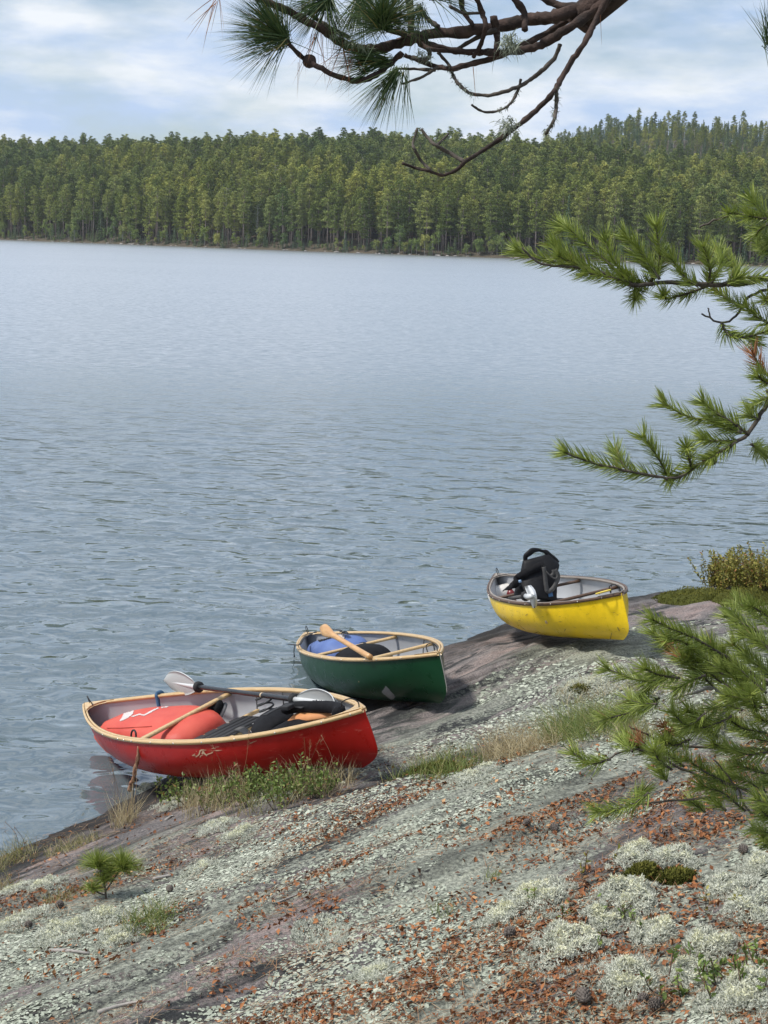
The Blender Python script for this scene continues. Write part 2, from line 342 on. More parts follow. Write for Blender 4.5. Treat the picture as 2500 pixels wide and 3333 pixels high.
# ------------------------------------------------------------------ water: real wavelets near the shore, fine ripple normals everywhere
def water_material():
    m, n, l, b = new_mat('lake water'); n.remove(b)
    g = n.new('ShaderNodeNewGeometry'); pos = g.outputs['Position']
    sx = n.new('ShaderNodeSeparateXYZ'); l.new(pos, sx.inputs[0])
    mp = n.new('ShaderNodeMapping'); mp.inputs['Rotation'].default_value = (0, 0, rad(9)); mp.inputs['Scale'].default_value = (0.75, 1.0, 1.0); l.new(pos, mp.inputs[0])
    def nvec(scale, det, amt):
        z = noise(n, l, mp.outputs[0], scale, det, 0.55)
        s = n.new('ShaderNodeVectorMath'); s.operation = 'SUBTRACT'; s.inputs[1].default_value = (.5, .5, .5); l.new(z.outputs['Color'], s.inputs[0])
        q = n.new('ShaderNodeVectorMath'); q.operation = 'MULTIPLY'; q.inputs[1].default_value = (amt * .6, amt, 0); l.new(s.outputs[0], q.inputs[0]); return q.outputs[0]
    near = nvec(22.0, 2, 0.05); far = nvec(5.2, 3, 0.42)
    mr = n.new('ShaderNodeMapRange'); mr.interpolation_type = 'SMOOTHSTEP'; mr.inputs['From Min'].default_value = 10; mr.inputs['From Max'].default_value = 46; l.new(sx.outputs['Y'], mr.inputs['Value'])
    mv = n.new('ShaderNodeMix'); mv.data_type = 'VECTOR'; l.new(mr.outputs[0], mv.inputs[0]); l.new(near, mv.inputs[4]); l.new(far, mv.inputs[5])
    # wind patches: rougher and calmer lanes across the lake
    wp = n.new('ShaderNodeMapping'); wp.inputs['Scale'].default_value = (0.02, 0.05, 1); l.new(pos, wp.inputs[0]); wz = noise(n, l, wp.outputs[0], 1.0, 3)
    wr = n.new('ShaderNodeMapRange'); wr.inputs['From Min'].default_value = .3; wr.inputs['From Max'].default_value = .7; wr.inputs['To Min'].default_value = .75; wr.inputs['To Max'].default_value = 1.25; l.new(wz.outputs[0], wr.inputs['Value'])
    sc = n.new('ShaderNodeVectorMath'); sc.operation = 'SCALE'; l.new(mv.outputs[1], sc.inputs[0]); l.new(wr.outputs[0], sc.inputs['Scale'])
    b1 = noise(n, l, mp.outputs[0], 4.3, 1.6, 0.42, 0.5); b2 = noise(n, l, mp.outputs[0], 1.3, 2, 0.5)
    bs = n.new('ShaderNodeMath'); bs.operation = 'MULTIPLY_ADD'; bs.inputs[1].default_value = 1.6; l.new(b2.outputs[0], bs.inputs[0]); l.new(b1.outputs[0], bs.inputs[2])
    fade = n.new('ShaderNodeMapRange'); fade.interpolation_type = 'SMOOTHSTEP'; fade.inputs['From Min'].default_value = 12; fade.inputs['From Max'].default_value = 40; fade.inputs['To Min'].default_value = 1; fade.inputs['To Max'].default_value = .25; l.new(sx.outputs['Y'], fade.inputs['Value'])
    bpn = n.new('ShaderNodeBump'); bpn.inputs['Distance'].default_value = .052; l.new(bs.outputs[0], bpn.inputs['Height']); l.new(fade.outputs[0], bpn.inputs['Strength'])
    ad = n.new('ShaderNodeVectorMath'); ad.operation = 'ADD'; l.new(bpn.outputs[0], ad.inputs[0]); l.new(sc.outputs[0], ad.inputs[1])
    nm = n.new('ShaderNodeVectorMath'); nm.operation = 'NORMALIZE'; l.new(ad.outputs[0], nm.inputs[0]); nor = nm.outputs[0]
    fr = n.new('ShaderNodeFresnel'); fr.inputs['IOR'].default_value = 1.95; l.new(nor, fr.inputs['Normal'])
    gl = n.new('ShaderNodeBsdfGlossy');  gl.inputs['Color'].default_value = (1, 1, 1, 1); l.new(nor, gl.inputs['Normal'])
    ro = n.new('ShaderNodeMapRange'); ro.inputs['From Max'].default_value = 1.0; ro.inputs['To Min'].default_value = .05; ro.inputs['To Max'].default_value = .29; l.new(mr.outputs[0], ro.inputs['Value']); l.new(ro.outputs[0], gl.inputs['Roughness'])
    tr = n.new('ShaderNodeBsdfTransparent'); tr.inputs['Color'].default_value = (.46, .60, .57, 1)
    df = n.new('ShaderNodeBsdfDiffuse'); df.inputs['Color'].default_value = (.145, .195, .215, 1)
    m1 = n.new('ShaderNodeMixShader'); m1.inputs[0].default_value = 0.68; l.new(tr.outputs[0], m1.inputs[1]); l.new(df.outputs[0], m1.inputs[2])
    m2 = n.new('ShaderNodeMixShader'); l.new(fr.outputs[0], m2.inputs[0]); l.new(m1.outputs[0], m2.inputs[1]); l.new(gl.outputs[0], m2.inputs[2])
    l.new(m2.outputs[0], n['Material Output'].inputs['Surface']); return m
M_WATER = water_material()
rows = [6.2]
while rows[-1] < 75: rows.append(rows[-1] + max(0.03, rows[-1] ** 2 / 5222 * 1.55))
rows = np.array(rows + [90, 120, 170, 240, 330, 450, 650, 1000])
tt = np.concatenate([[-9, -4, -2, -1.1, -.7], np.linspace(-.42, .46, 430), [.7, 1.1, 2, 4, 9]])
WX = np.clip(rows[:, None] * tt[None], -880, 880); WY = np.repeat(rows[:, None], len(tt), 1)
wz = np.zeros_like(WX); rw = np.random.default_rng(5); amp = np.clip((62 - WY) / 40, 0, 1)
for k in range(46):
    lam = 0.22 * (1.1 / 0.22) ** rw.random(); th = rad(84) + rw.normal() * 0.62; kk = 2 * math.pi / lam; ph = rw.random() * 6.28
    a = 0.016 * (lam / 0.4) ** 0.2 / kk
    gr = 0.55 + 0.9 * vnoise(WX * 0.35 + k, WY * 0.35 - k, 50 + k)                       # gusty patches
    ph2 = kk * (math.cos(th) * WX + math.sin(th) * WY) + ph + 1.2 * vnoise(WX * 0.5, WY * 0.5, 90 + k % 5)
    wz += a * gr * np.sin(ph2) * np.clip((lam / np.maximum(WY ** 2 / 5222 * 1.55 * 2.3, 1e-3) - .5), 0, 1)
wz *= amp * np.clip((np.abs(.46 + .02) - np.abs(tt)[None] * 0.98) * 30, 0, 1)
lake = obj('lake_water', mesh('lake_water', np.stack([WX, WY, wz], -1).reshape(-1, 3), grid_faces(len(rows), len(tt)), True), M_WATER)
tag(lake, 'rippled grey-blue lake water', kind='structure')

# ------------------------------------------------------------------ far shore: hillside and wood
FS = np.array([(-900, 640), (-250, 505), (-115, 456), (-55, 408), (-2, 371.6), (42, 360), (85, 351), (200, 335), (900, 300)])
def shore_y(x): return np.interp(x, FS[:, 0], FS[:, 1]) + 3.0 * (vnoise(np.asarray(x) * .09, np.asarray(x) * 0, 4) - .5)
def hill_z(x, t):
    x = np.asarray(x, float); t = np.asarray(t, float)
    k = np.clip((x - 0.02 * t - 18) / 75, 0, 1); k = k * k * (3 - 2 * k)
    left = 27.0 * (1 - np.exp(-np.maximum(t, 0) / 95)) * np.clip(1.25 - t / 900, .2, 1)
    sm_ = np.clip((t - 130) / 210, 0, 1); right = 15.0 * np.clip(t / 110, 0, 1) + 34.0 * sm_ * sm_ * (3 - 2 * sm_)
    z = left * (1 - k) + right * k + 0.15 * np.clip(t, 0, 2)
    return np.where(t < 0, 0.25 * t, z) + 2.2 * (fbm(x * .02, t * .02, 3, 8) - .5) * np.clip(t / 20, 0, 1)
hx = np.linspace(-890, 890, 160); ht = lin((-12, 12, 2), (12, 420, 14), (420, 800, 60))
HX, HT = np.meshgrid(hx, ht); HY = shore_y(HX) + HT
M_FLOOR = simple('forest floor', (.05, .045, .028), (.10, .075, .045), 0.95, 0.15)
tag(obj('far_hillside', mesh('far_hillside', np.stack([HX, HY, hill_z(HX, HT)], -1).reshape(-1, 3), grid_faces(len(ht), len(hx)), True), M_FLOOR), 'wooded hillside beyond the lake', kind='structure')

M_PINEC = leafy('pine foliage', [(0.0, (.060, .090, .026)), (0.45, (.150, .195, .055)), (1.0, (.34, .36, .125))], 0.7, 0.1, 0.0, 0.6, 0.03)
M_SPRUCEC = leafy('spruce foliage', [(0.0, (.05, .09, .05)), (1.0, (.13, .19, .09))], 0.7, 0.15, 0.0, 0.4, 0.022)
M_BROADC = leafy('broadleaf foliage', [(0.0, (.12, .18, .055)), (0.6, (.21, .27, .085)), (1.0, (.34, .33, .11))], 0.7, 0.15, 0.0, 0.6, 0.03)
M_BARKP = simple('red pine bark far', (.20, .155, .13), (.34, .27, .235), 0.9, 1.5)
M_BARKG = simple('grey dead wood', (.30, .28, .26), (.46, .44, .41), 0.9, 2.0)
def tris_cloud(C, size, up=0.35, n_rnd=None):
    n = len(C); nrm = unit(rand_dirs(n) + np.array([0, 0, up])); a = unit(np.cross(nrm, rand_dirs(n))); b_ = np.cross(nrm, a); s = size * (0.6 + 0.8 * RNG.random(n))
    V = np.stack([C + a * s[:, None], C - a * (s * .5)[:, None] + b_ * (s * .85)[:, None], C - a * (s * .5)[:, None] - b_ * (s * .85)[:, None]], 1).reshape(-1, 3)
    return V, [np.arange(3 * n).reshape(-1, 3)], np.repeat(RNG.random(n) if n_rnd is None else n_rnd, 3)
def pine_tree(h, base, w, seed, dens=1.0):
    """red or white pine: bare trunk, tiers of foliage pads with gaps"""
    L = []; nt = int(15 * dens); T = [tube([(0, 0, 0), (.04, .03, h * .4), (-.03, .02, h * .75), (0, 0, h * .97)], [.19, .16, .10, .03], 6)]
    for i in range(nt):
        f = i / (nt - 1); z = h * (base + (1 - base) * f ** 0.95) ; rr = w * (math.sin(math.pi * min(1, (0.22 + .72 * f))) ** .8) * (0.7 + .5 * RNG.random())
        nb_ = int(RNG.integers(3, 6)) if f < .93 else 2
        for k in range(nb_):
            a = RNG.random() * 6.283; d = rr * (0.45 + .6 * RNG.random()); c = np.array([math.cos(a) * d, math.sin(a) * d, z + d * .22])
            T.append(tube([(0, 0, z - .25), tuple(c)], [.045, .015], 3, False))
            m = int(38 * dens); P = c + RNG.normal(size=(m, 3)) * np.array([.44, .44, .20]) * (0.6 + .25 * rr); P[:, 2] += .15
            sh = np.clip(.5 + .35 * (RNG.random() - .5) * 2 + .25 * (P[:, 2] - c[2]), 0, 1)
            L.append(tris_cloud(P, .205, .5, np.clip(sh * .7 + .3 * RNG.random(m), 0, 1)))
    for i in range(7):                                                   # dead snags below the crown
        z = h * base * (.35 + .65 * RNG.random()); a = RNG.random() * 6.28; T.append(tube([(0, 0, z), (math.cos(a) * 1.1, math.sin(a) * 1.1, z - .1)], [.03, .008], 3, False))
    return merge(L), merge(T)
def spruce_tree(h, w):
    L = []; T = [tube([(0, 0, 0), (0, 0, h * .98)], [.14, .02], 5)]; nt = int(h * 2.1)
    for i in range(nt):
        f = i / nt; z = h * (.04 + .95 * f); r = w * (1 - f) ** .8 * (.75 + .5 * RNG.random()) + .10
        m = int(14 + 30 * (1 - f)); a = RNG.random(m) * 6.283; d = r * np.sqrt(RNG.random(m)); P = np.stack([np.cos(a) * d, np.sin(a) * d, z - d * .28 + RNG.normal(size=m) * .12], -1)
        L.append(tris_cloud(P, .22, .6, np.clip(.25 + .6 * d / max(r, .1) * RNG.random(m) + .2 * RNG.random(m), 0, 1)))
    return merge(L), merge(T)
def broad_tree(h, w):
    L = []; T = [tube([(0, 0, 0), (.1, 0, h * .5), (.05, .1, h * .85)], [.14, .09, .03], 5)]
    for i in range(26):
        d = rand_dirs(1)[0] * np.array([w, w, h * .34]) * RNG.random() ** .4; c = d + np.array([0, 0, h * .62]); T.append(tube([(.05, 0, h * .4), tuple(c)], [.03, .008], 3, False)); m = 60
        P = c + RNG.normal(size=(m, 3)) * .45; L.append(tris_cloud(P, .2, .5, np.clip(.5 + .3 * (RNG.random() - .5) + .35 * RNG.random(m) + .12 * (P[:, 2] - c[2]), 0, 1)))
    return merge(L), merge(T)
def snag_tree(h):
    T = [tube([(0, 0, 0), (.2, 0, h * .5), (-.1, .1, h)], [.15, .10, .03], 5)]
    for i in range(26):
        z = h * (.3 + .68 * RNG.random()); a = RNG.random() * 6.28; d = 1.9 * RNG.random() + .5
        T.append(tube([(0, 0, z), (math.cos(a) * d * .6, math.sin(a) * d * .6, z + .1), (math.cos(a) * d, math.sin(a) * d, z + .7 * RNG.random())], [.045, .03, .01], 3, False))
    return merge(T)
VAR = []           # (name, crown mesh, crown material, trunk mesh, trunk material)
def add_var(nm, cm, tm, cmat, tmat):
    mc = mesh(nm + '_crown', cm[0], cm[1], False, cm[2]) if cm else None
    if mc: mc.materials.append(cmat)
    mt = mesh(nm + '_trunk', tm[0], tm[1], True, tm[2]); mt.materials.append(tmat)
    VAR.append((nm, mc, mt))
    V, F, r = merge([x for x in (cm, tm) if x is not None]); nc = sum(len(f) for f in cm[1]) if cm else 0
    return
RAW = []
for sp in [('red_pine', pine_tree(18, .38, 1.9, 1)), ('red_pine', pine_tree(21, .34, 2.0, 2, 1.2)), ('red_pine', pine_tree(16.5, .46, 1.6, 3)), ('red_pine', pine_tree(19, .25, 2.2, 4, 1.3)), ('red_pine', pine_tree(14, .15, 1.8, 5, 1.1)),
           ('spruce_tree', spruce_tree(14, 1.7)), ('spruce_tree', spruce_tree(9, 1.7)), ('spruce_tree', spruce_tree(17, 1.5)), ('birch_tree', broad_tree(13, 2.3)), ('birch_tree', broad_tree(10, 2.2)), ('dead_tree', (None, snag_tree(16)))]:
    nm, (cr, tr_) = sp; cm_ = {'red_pine': M_PINEC, 'spruce_tree': M_SPRUCEC, 'birch_tree': M_BROADC, 'dead_tree': None}[nm]; tm_ = M_BARKP if nm == 'red_pine' else M_BARKG
    add_var(nm, cr, tr_, cm_, tm_); RAW.append((cr, tr_, cm_, tm_))
proto_col = bpy.data.collections.new('wood_prototypes')       # not linked to the scene; instanced by the stuff object only
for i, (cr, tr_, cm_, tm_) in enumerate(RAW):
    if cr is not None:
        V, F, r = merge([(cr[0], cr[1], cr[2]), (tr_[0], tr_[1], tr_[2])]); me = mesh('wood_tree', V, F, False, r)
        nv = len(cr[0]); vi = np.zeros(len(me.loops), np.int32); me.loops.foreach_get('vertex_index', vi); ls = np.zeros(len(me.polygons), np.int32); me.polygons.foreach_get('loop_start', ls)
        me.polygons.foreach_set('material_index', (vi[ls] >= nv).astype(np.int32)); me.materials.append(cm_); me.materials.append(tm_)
    else:
        me = mesh('wood_tree', tr_[0], tr_[1], False, tr_[2]); me.materials.append(tm_)
    o = bpy.data.objects.new('wood_tree_%02d' % i, me); proto_col.objects.link(o)
# scatter
fr_ = np.random.default_rng(21); pts = []; cells = set()
def place(x, t, kind, s): pts.append((x, float(shore_y(x)) + t, float(hill_z(x, t)), kind, s, t))
x_lo, x_hi = -175, 160
t = 1.5
while t < 430:
    step = 2.25 + t / 150; x = x_lo + fr_.random() * step
    while x < x_hi:
        xx = x + fr_.normal() * .8; t2 = t + fr_.random() * step
        if abs(xx) < .25 * (float(shore_y(xx)) + t2) * 1.22 and (t2 < 250 or xx > -20):
            k = np.clip((xx - 5) / 60, 0, 1); q = fr_.random()
            hillk = k * np.clip((t2 - 120) / 120, 0, 1)                        # upper right slope: spruce and broadleaf
            gap = fbm(np.array([xx * .05]), np.array([t2 * .05]), 3, 77)[0]
            if q < .06 + .42 * hillk: kd = int(fr_.choice([5, 7, 7]))
            elif q < .08 + .66 * hillk or (gap > .66 and q < .5): kd = int(fr_.choice([8, 9]))
            elif q > .972: kd = 10
            else: kd = int(fr_.choice([0, 1, 2, 3, 4], p=[.27, .2, .25, .18, .1]))
            s = (.50 + .36 * fr_.random()) * (1 - .30 * hillk)
            place(xx, t2, kd, s)
        x += step * (1.02 + .25 * fr_.random())
    t += step * .92
x = x_lo
while x < x_hi:                                                            # low growth along the water
    if abs(x) < .25 * float(shore_y(x)) * 1.2: place(x, 0.1 + 2.2 * fr_.random(), int(fr_.choice([5, 6, 6, 9, 9, 8])), .14 + .42 * fr_.random() ** 2.2)
    x += .35 + .75 * fr_.random()
pts = np.array(pts); order = np.argsort(pts[:, 5]); pts = pts[order]
inview = np.abs(pts[:, 0] / pts[:, 1]) < .262
own = []; cnt = {}
for i in range(len(pts)):
    kd = int(pts[i, 3]); nm = VAR[kd][0]
    if inview[i] and cnt.get(nm, 0) < {'red_pine': 215, 'spruce_tree': 45, 'birch_tree': 45, 'dead_tree': 8}[nm]:
        own.append(i); cnt[nm] = cnt.get(nm, 0) + 1
ownset = set(own)
LBL = {'red_pine': ('tall red pine in the front ranks of the wood across the lake', 'red pines lining the far shore'), 'spruce_tree': ('small dark spruce at the foot of the wood on the far shore', 'spruces along the far shore'),
       'birch_tree': ('low pale green leafy tree at the edge of the far wood', 'leafy trees along the far shore'), 'dead_tree': ('bare grey dead tree standing among the pines across the lake', 'dead trees in the far wood')}
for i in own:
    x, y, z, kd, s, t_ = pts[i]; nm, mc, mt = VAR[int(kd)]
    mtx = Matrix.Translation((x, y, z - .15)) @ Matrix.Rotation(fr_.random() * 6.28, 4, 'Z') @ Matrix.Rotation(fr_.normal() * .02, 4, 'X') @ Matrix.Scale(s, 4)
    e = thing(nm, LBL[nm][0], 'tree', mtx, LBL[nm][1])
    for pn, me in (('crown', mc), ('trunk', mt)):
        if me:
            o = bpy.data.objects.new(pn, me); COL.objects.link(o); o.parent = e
rest = np.array([pts[i] for i in range(len(pts)) if i not in ownset])
wm = bpy.data.meshes.new('far_wood'); wm.from_pydata(rest[:, :3].tolist(), [], [])
for nm_, dat, ty in (('idx', rest[:, 3], 'INT'), ('scl', rest[:, 4], 'FLOAT'), ('rotz', fr_.random(len(rest)) * 6.28, 'FLOAT')):
    a = wm.attributes.new(nm_, ty, 'POINT'); a.data.foreach_set('value', dat.astype(np.int32 if ty == 'INT' else np.float32))
wood = bpy.data.objects.new('far_wood', wm); link(wood); tag(wood, 'dense pine wood rising over the hill across the lake', 'wood', kind='stuff')
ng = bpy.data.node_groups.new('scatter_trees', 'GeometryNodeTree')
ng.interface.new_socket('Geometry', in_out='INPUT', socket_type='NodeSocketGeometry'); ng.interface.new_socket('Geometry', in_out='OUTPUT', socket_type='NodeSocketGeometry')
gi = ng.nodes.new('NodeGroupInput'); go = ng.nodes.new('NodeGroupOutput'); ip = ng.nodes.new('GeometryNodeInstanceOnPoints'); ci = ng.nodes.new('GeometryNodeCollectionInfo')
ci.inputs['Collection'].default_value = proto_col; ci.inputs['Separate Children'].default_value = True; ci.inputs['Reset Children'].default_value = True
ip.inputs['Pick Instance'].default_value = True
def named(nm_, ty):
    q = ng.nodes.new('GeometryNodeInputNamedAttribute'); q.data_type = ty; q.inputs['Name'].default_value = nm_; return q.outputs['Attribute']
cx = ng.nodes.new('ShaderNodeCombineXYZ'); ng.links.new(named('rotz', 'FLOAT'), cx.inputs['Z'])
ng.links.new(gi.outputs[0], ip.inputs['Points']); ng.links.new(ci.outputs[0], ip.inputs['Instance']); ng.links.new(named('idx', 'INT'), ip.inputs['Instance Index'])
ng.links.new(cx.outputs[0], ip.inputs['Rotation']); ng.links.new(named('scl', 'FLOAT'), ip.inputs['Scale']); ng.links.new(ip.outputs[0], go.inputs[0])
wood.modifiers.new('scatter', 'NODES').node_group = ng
# pale boulders along the far waterline
M_BOULD = simple('pale boulder', (.22, .20, .18), (.42, .39, .36), 0.9, 1.5)
bv = rand_dirs(60); import bmesh
bmb = bmesh.new(); bmesh.ops.create_icosphere(bmb, subdivisions=2, radius=1.0)
for v in bmb.verts: v.co *= 0.8 + .4 * random.random(); v.co.z *= .6
bme = bpy.data.meshes.new('boulder'); bmb.to_mesh(bme); bmb.free(); bme.materials.append(M_BOULD)
x = -118.0
while x < 92:
    s = .16 + .36 * fr_.random() ** 2; yy = float(shore_y(x)); t_ = -.2 + .8 * fr_.random()
    o = bpy.data.objects.new('shore_boulder', bme); o.matrix_basis = Matrix.Translation((x, yy + t_, .12)) @ Matrix.Rotation(fr_.random() * 6, 4, 'Z') @ Matrix.Diagonal((s * 1.6, s, s * .8, 1))
    link(o); tag(o, 'pale boulder in the stony rim along the far waterline', 'boulder', 'boulders along the far waterline')
    x += .7 + 2.6 * fr_.random()

# ------------------------------------------------------------------ canoes
M_WOOD = simple('ash trim', (.50, .33, .15), (.66, .47, .24), 0.42, 7, 0.15, 0.002, (1, 9, 9), 0.5, 20, 0.3)
M_WOOD2 = simple('cherry paddle wood', (.46, .23, .075), (.62, .36, .14), 0.35, 6, 0.0, 0.0, (1, 8, 8), 0.5, None, 0.4)
M_WALNUT = simple('dark walnut trim', (.065, .036, .022), (.125, .070, .042), 0.5, 7, 0.1, 0.002, (1, 9, 9))
M_WEATH = simple('weathered grey trim', (.20, .17, .145), (.31, .275, .24), 0.7, 7, 0.15, 0.002, (1, 9, 9))
M_STEEL = simple('screw steel', (.62, .60, .56), (.72, .70, .66), 0.3)
bpy.data.materials['screw steel'].node_tree.nodes['Principled BSDF'].inputs['Metallic'].default_value = 0.9
M_CORD = simple('black cord', (.012, .012, .013), (.022, .022, .024), 0.8, 60)
M_BLACKF = simple('black nylon', (.005, .005, .006), (.012, .012, .014), 0.8, 30, 0.4, 0.006, None, 0.15, 14)
M_BLACKM = simple('black rubberised fabric', (.005, .005, .006), (.013, .013, .015), 0.55, 9, 0.5, 0.014, None, 0.2, 9)
M_WEB = simple('black webbing', (.008, .008, .009), (.018, .018, .02), 0.75, 60, 0.3, 0.002)
M_GREYF = simple('grey strap', (.05, .048, .045), (.085, .08, .075), 0.75, 40)
M_CARBON = simple('black carbon shaft', (.012, .012, .013), (.02, .02, .022), 0.25)
M_LINER = simple('pale grey hull lining', (.36, .37, .385), (.43, .44, .455), 0.55, 4, 0.05, 0.002)
def hull_material(name, c, c2, streak):
    m, n, l, b = new_mat(name); tcn = n.new('ShaderNodeTexCoord'); vec = tcn.outputs['Object']
    nz = noise(n, l, vec, 2.0, 5); r = ramp(n, [(0.3, c), (0.7, c2)]); l.new(nz.outputs[0], r.inputs[0]); col = r.outputs[0]
    mp = n.new('ShaderNodeMapping'); mp.inputs['Scale'].default_value = (2.2, 9, 26); mp.inputs['Rotation'].default_value = (0, rad(14), 0); l.new(vec, mp.inputs[0])
    sc = noise(n, l, mp.outputs[0], 2.4, 9, 0.72); rs = ramp(n, [(0.615, (0, 0, 0)), (0.65, (1, 1, 1))]); l.new(sc.outputs[0], rs.inputs[0])     # fine scratches
    col = mixc(n, l, rs.outputs[0], col, streak)
    n3 = noise(n, l, vec, 9, 6, 0.7); rd = ramp(n, [(0.35, (.72, .72, .72)), (0.6, (1, 1, 1))]); l.new(n3.outputs[0], rd.inputs[0]); col = mixc(n, l, 0.5, col, rd.outputs[0], 'MULTIPLY')
    l.new(col, b.inputs['Base Color'])
    rr = ramp(n, [(0.3, (.22,) * 3), (0.7, (.42,) * 3)]); l.new(n3.outputs[0], rr.inputs[0]); l.new(rr.outputs[0], b.inputs['Roughness'])
    b.inputs['Specular IOR Level'].default_value = .22; bump(n, l, b, nz.outputs[0], 0.12, 0.01); return m
M_RED = hull_material('red hull', (.31, .010, .008), (.37, .013, .010), (.42, .07, .055))
M_GREEN = hull_material('green hull', (.0012, .031, .009), (.0018, .040, .012), (.008, .05, .02))
M_YELLOW = hull_material('yellow hull', (.86, .57, .014), (.90, .62, .020), (.52, .33, .03))

class Canoe:
    def __init__(s, name, label, q, hull, trim, inw, scr_side):
        s.T = np.array(q[:3]) + CAM; a, b, c = q[3:6]; s.L, s.B, s.rise, s.dep, s.pw, s.qq = q[6:12]
        s.mat = Matrix.Translation(Vector(s.T)) @ Matrix.Rotation(a, 4, 'Z') @ Matrix.Rotation(b, 4, 'Y') @ Matrix.Rotation(c, 4, 'X')
        s.M = np.array(s.mat.to_3x3()); s.root = thing(name, label, 'canoe', s.mat, 'canoes pulled up on the rock')
        s.hull = None; s.build(hull, trim, inw)
    def b(s, u): return s.B / 2 * np.maximum(1 - np.abs(u) ** s.pw, 0) ** s.qq
    def gz(s, u): return s.dep + s.rise * np.abs(u) ** 3
    def edge(s, u, side, off=0.0, dz=0.0):
        u = np.asarray(u, float); return np.stack([u * s.L / 2, side * np.maximum(s.b(u) + off, 0.0), s.gz(u) + dz], -1)
    def surf(s, u, f, inset=0.0):
        """hull point at station u, height fraction f; returns x, half breadth, z"""
        u, f = np.broadcast_arrays(np.asarray(u, float), np.asarray(f, float))
        chin = s.L / 2 - 0.17 * (1 - np.clip(f / .38, 0, 1)) ** 2.2 + .012 * np.sin(f * math.pi)
        n_ = 3.0 - 1.55 * np.abs(u) ** 1.6; w = s.b(u) * (1 - (1 - f) ** n_) ** (1 / n_) * (1 + .055 * np.sin(np.clip(f, 0, 1) * math.pi) * (1 - np.abs(u)))
        z0 = .035 * np.abs(u) ** 3; z = z0 + (s.gz(u) - z0) * f
        return u * (chin - inset * 1.5), np.maximum(w - inset, 0), z + inset * (1 - f)
    def shell(s, inset=0.0):
        us = np.sin(np.linspace(-1, 1, 61) * math.pi / 2); fs = np.concatenate([np.linspace(0, 1, 15) ** 1.9])
        U, Fh = np.meshgrid(us, fs, indexing='ij'); x, w, z = s.surf(U, Fh, inset)
        V1 = np.stack([x, -w, z], -1).reshape(-1, 3); V2 = np.stack([x, w, z], -1).reshape(-1, 3)
        Fa = grid_faces(len(us), len(fs)); Fb = Fa[:, ::-1] + len(V1)
        return np.concatenate([V1, V2]), np.concatenate([Fa, Fb])
    def strip(s, u0, u1, side, o0, o1, z0, z1, n=60):
        u = np.sin(np.linspace(math.asin(max(-1, u0)), math.asin(min(1, u1)), n))
        A = [s.edge(u, side, o0, z0), s.edge(u, side, o1, z0), s.edge(u, side, o1, z1), s.edge(u, side, o0, z1)]
        V = np.stack(A, 1).reshape(-1, 3); i = np.arange(n - 1)[:, None] * 4; j = np.arange(4)[None]; j2 = (j + 1) % 4
        return V, [np.stack([i + j, i + j2, i + 4 + j2, i + 4 + j], -1).reshape(-1, 4), np.array([[0, 1, 2, 3], [4 * n - 1, 4 * n - 2, 4 * n - 3, 4 * n - 4]])], np.zeros(len(V))
    def add(s, name, d, mat, parent=None, smooth=False):
        return obj(name, mesh(name, d[0], d[1], smooth, d[2] if len(d) > 2 else None), mat, parent or s.root, True)
    def build(s, hull, trim, inw):
        V, F = s.shell(); s.hull = s.add('hull', (V, F), hull, None, True)
        me = s.hull.data; s.bvh = BVHTree.FromPolygons([tuple(v) for v in V], [tuple(f) for f in F])
        import bmesh as bm_; b = bm_.new(); b.from_mesh(me); bm_.ops.remove_doubles(b, verts=b.verts, dist=1e-4); bm_.ops.recalc_face_normals(b, faces=b.faces); b.to_mesh(me); b.free()
        me.polygons.foreach_set('use_smooth', np.ones(len(me.polygons), bool))
        Vi, Fi = s.shell(0.007); s.add('inner_lining', (Vi, Fi[:, ::-1]), M_LINER, None, True)
        for sd in (-1, 1):
            s.add('outer_gunwale', s.strip(-.998, .998, sd, -.002, .0135, -.017, .003), trim)
            s.add('inner_gunwale', s.strip(-.985, .985, sd, -.019, -.0075, -.015, .0035), inw)
        for e in (-1, 1):                                            # deck plates with a hollowed inner edge
            us = np.linspace(.862, .997, 9); up_ = []; n_ = 7
            for u in us:
                w = float(s.b(np.array(u))) - .006
                for k in np.linspace(-1, 1, n_):
                    uu = u + (.055 * (1 - k * k) if u == us[0] else .055 * (1 - k * k) * (us[-1] - u) / (us[-1] - us[0]))
                    up_.append((e * uu * s.L / 2, k * w, float(s.gz(np.array(uu))) + .0075))
            Vt = np.array(up_); Vb = Vt - np.array([0, 0, .014]); G = grid_faces(9, n_); rim = list(range(n_)) + [i * n_ + n_ - 1 for i in range(1, 9)] + [8 * n_ + k for k in range(n_ - 2, -1, -1)] + [i * n_ for i in range(7, 0, -1)]
            nV = len(Vt); side = np.array([[rim[i], rim[(i + 1) % len(rim)], nV + rim[(i + 1) % len(rim)], nV + rim[i]] for i in range(len(rim))])
            s.add('deck_plate', (np.concatenate([Vt, Vb]), [np.concatenate([G, G[:, ::-1] + nV, side])]), inw if trim is not M_WALNUT else M_WEATH)
            x0 = e * s.L / 2 * .93; zt = float(s.gz(np.array(.93))) + .006                     # carry loop of cord
            P = smooth_path([(x0 - e * .05, -.02, zt), (x0 - e * .035, -.025, zt + .045), (x0 + e * .02, -.005, zt + .06), (x0 + e * .055, .012, zt + .035), (x0 + e * .05, .012, zt)], 4)
            s.add('carry_loop', tube(P, .0035, 5), M_CORD, None, True)
    def screws(s, us, side=-1):
        d = tube([(0, 0, 0), (0, .003, 0), (0, .0045, 0)], [.0065, .006, .003], 8); me = mesh('screw', d[0] * np.array([1, side, 1]), d[1], True); me.materials.append(M_STEEL)
        for u in us:
            p = s.edge(np.array([u]), side, .0132, -.007)[0]; o = bpy.data.objects.new('screw', me); COL.objects.link(o); o.parent = s.root; o.location = p
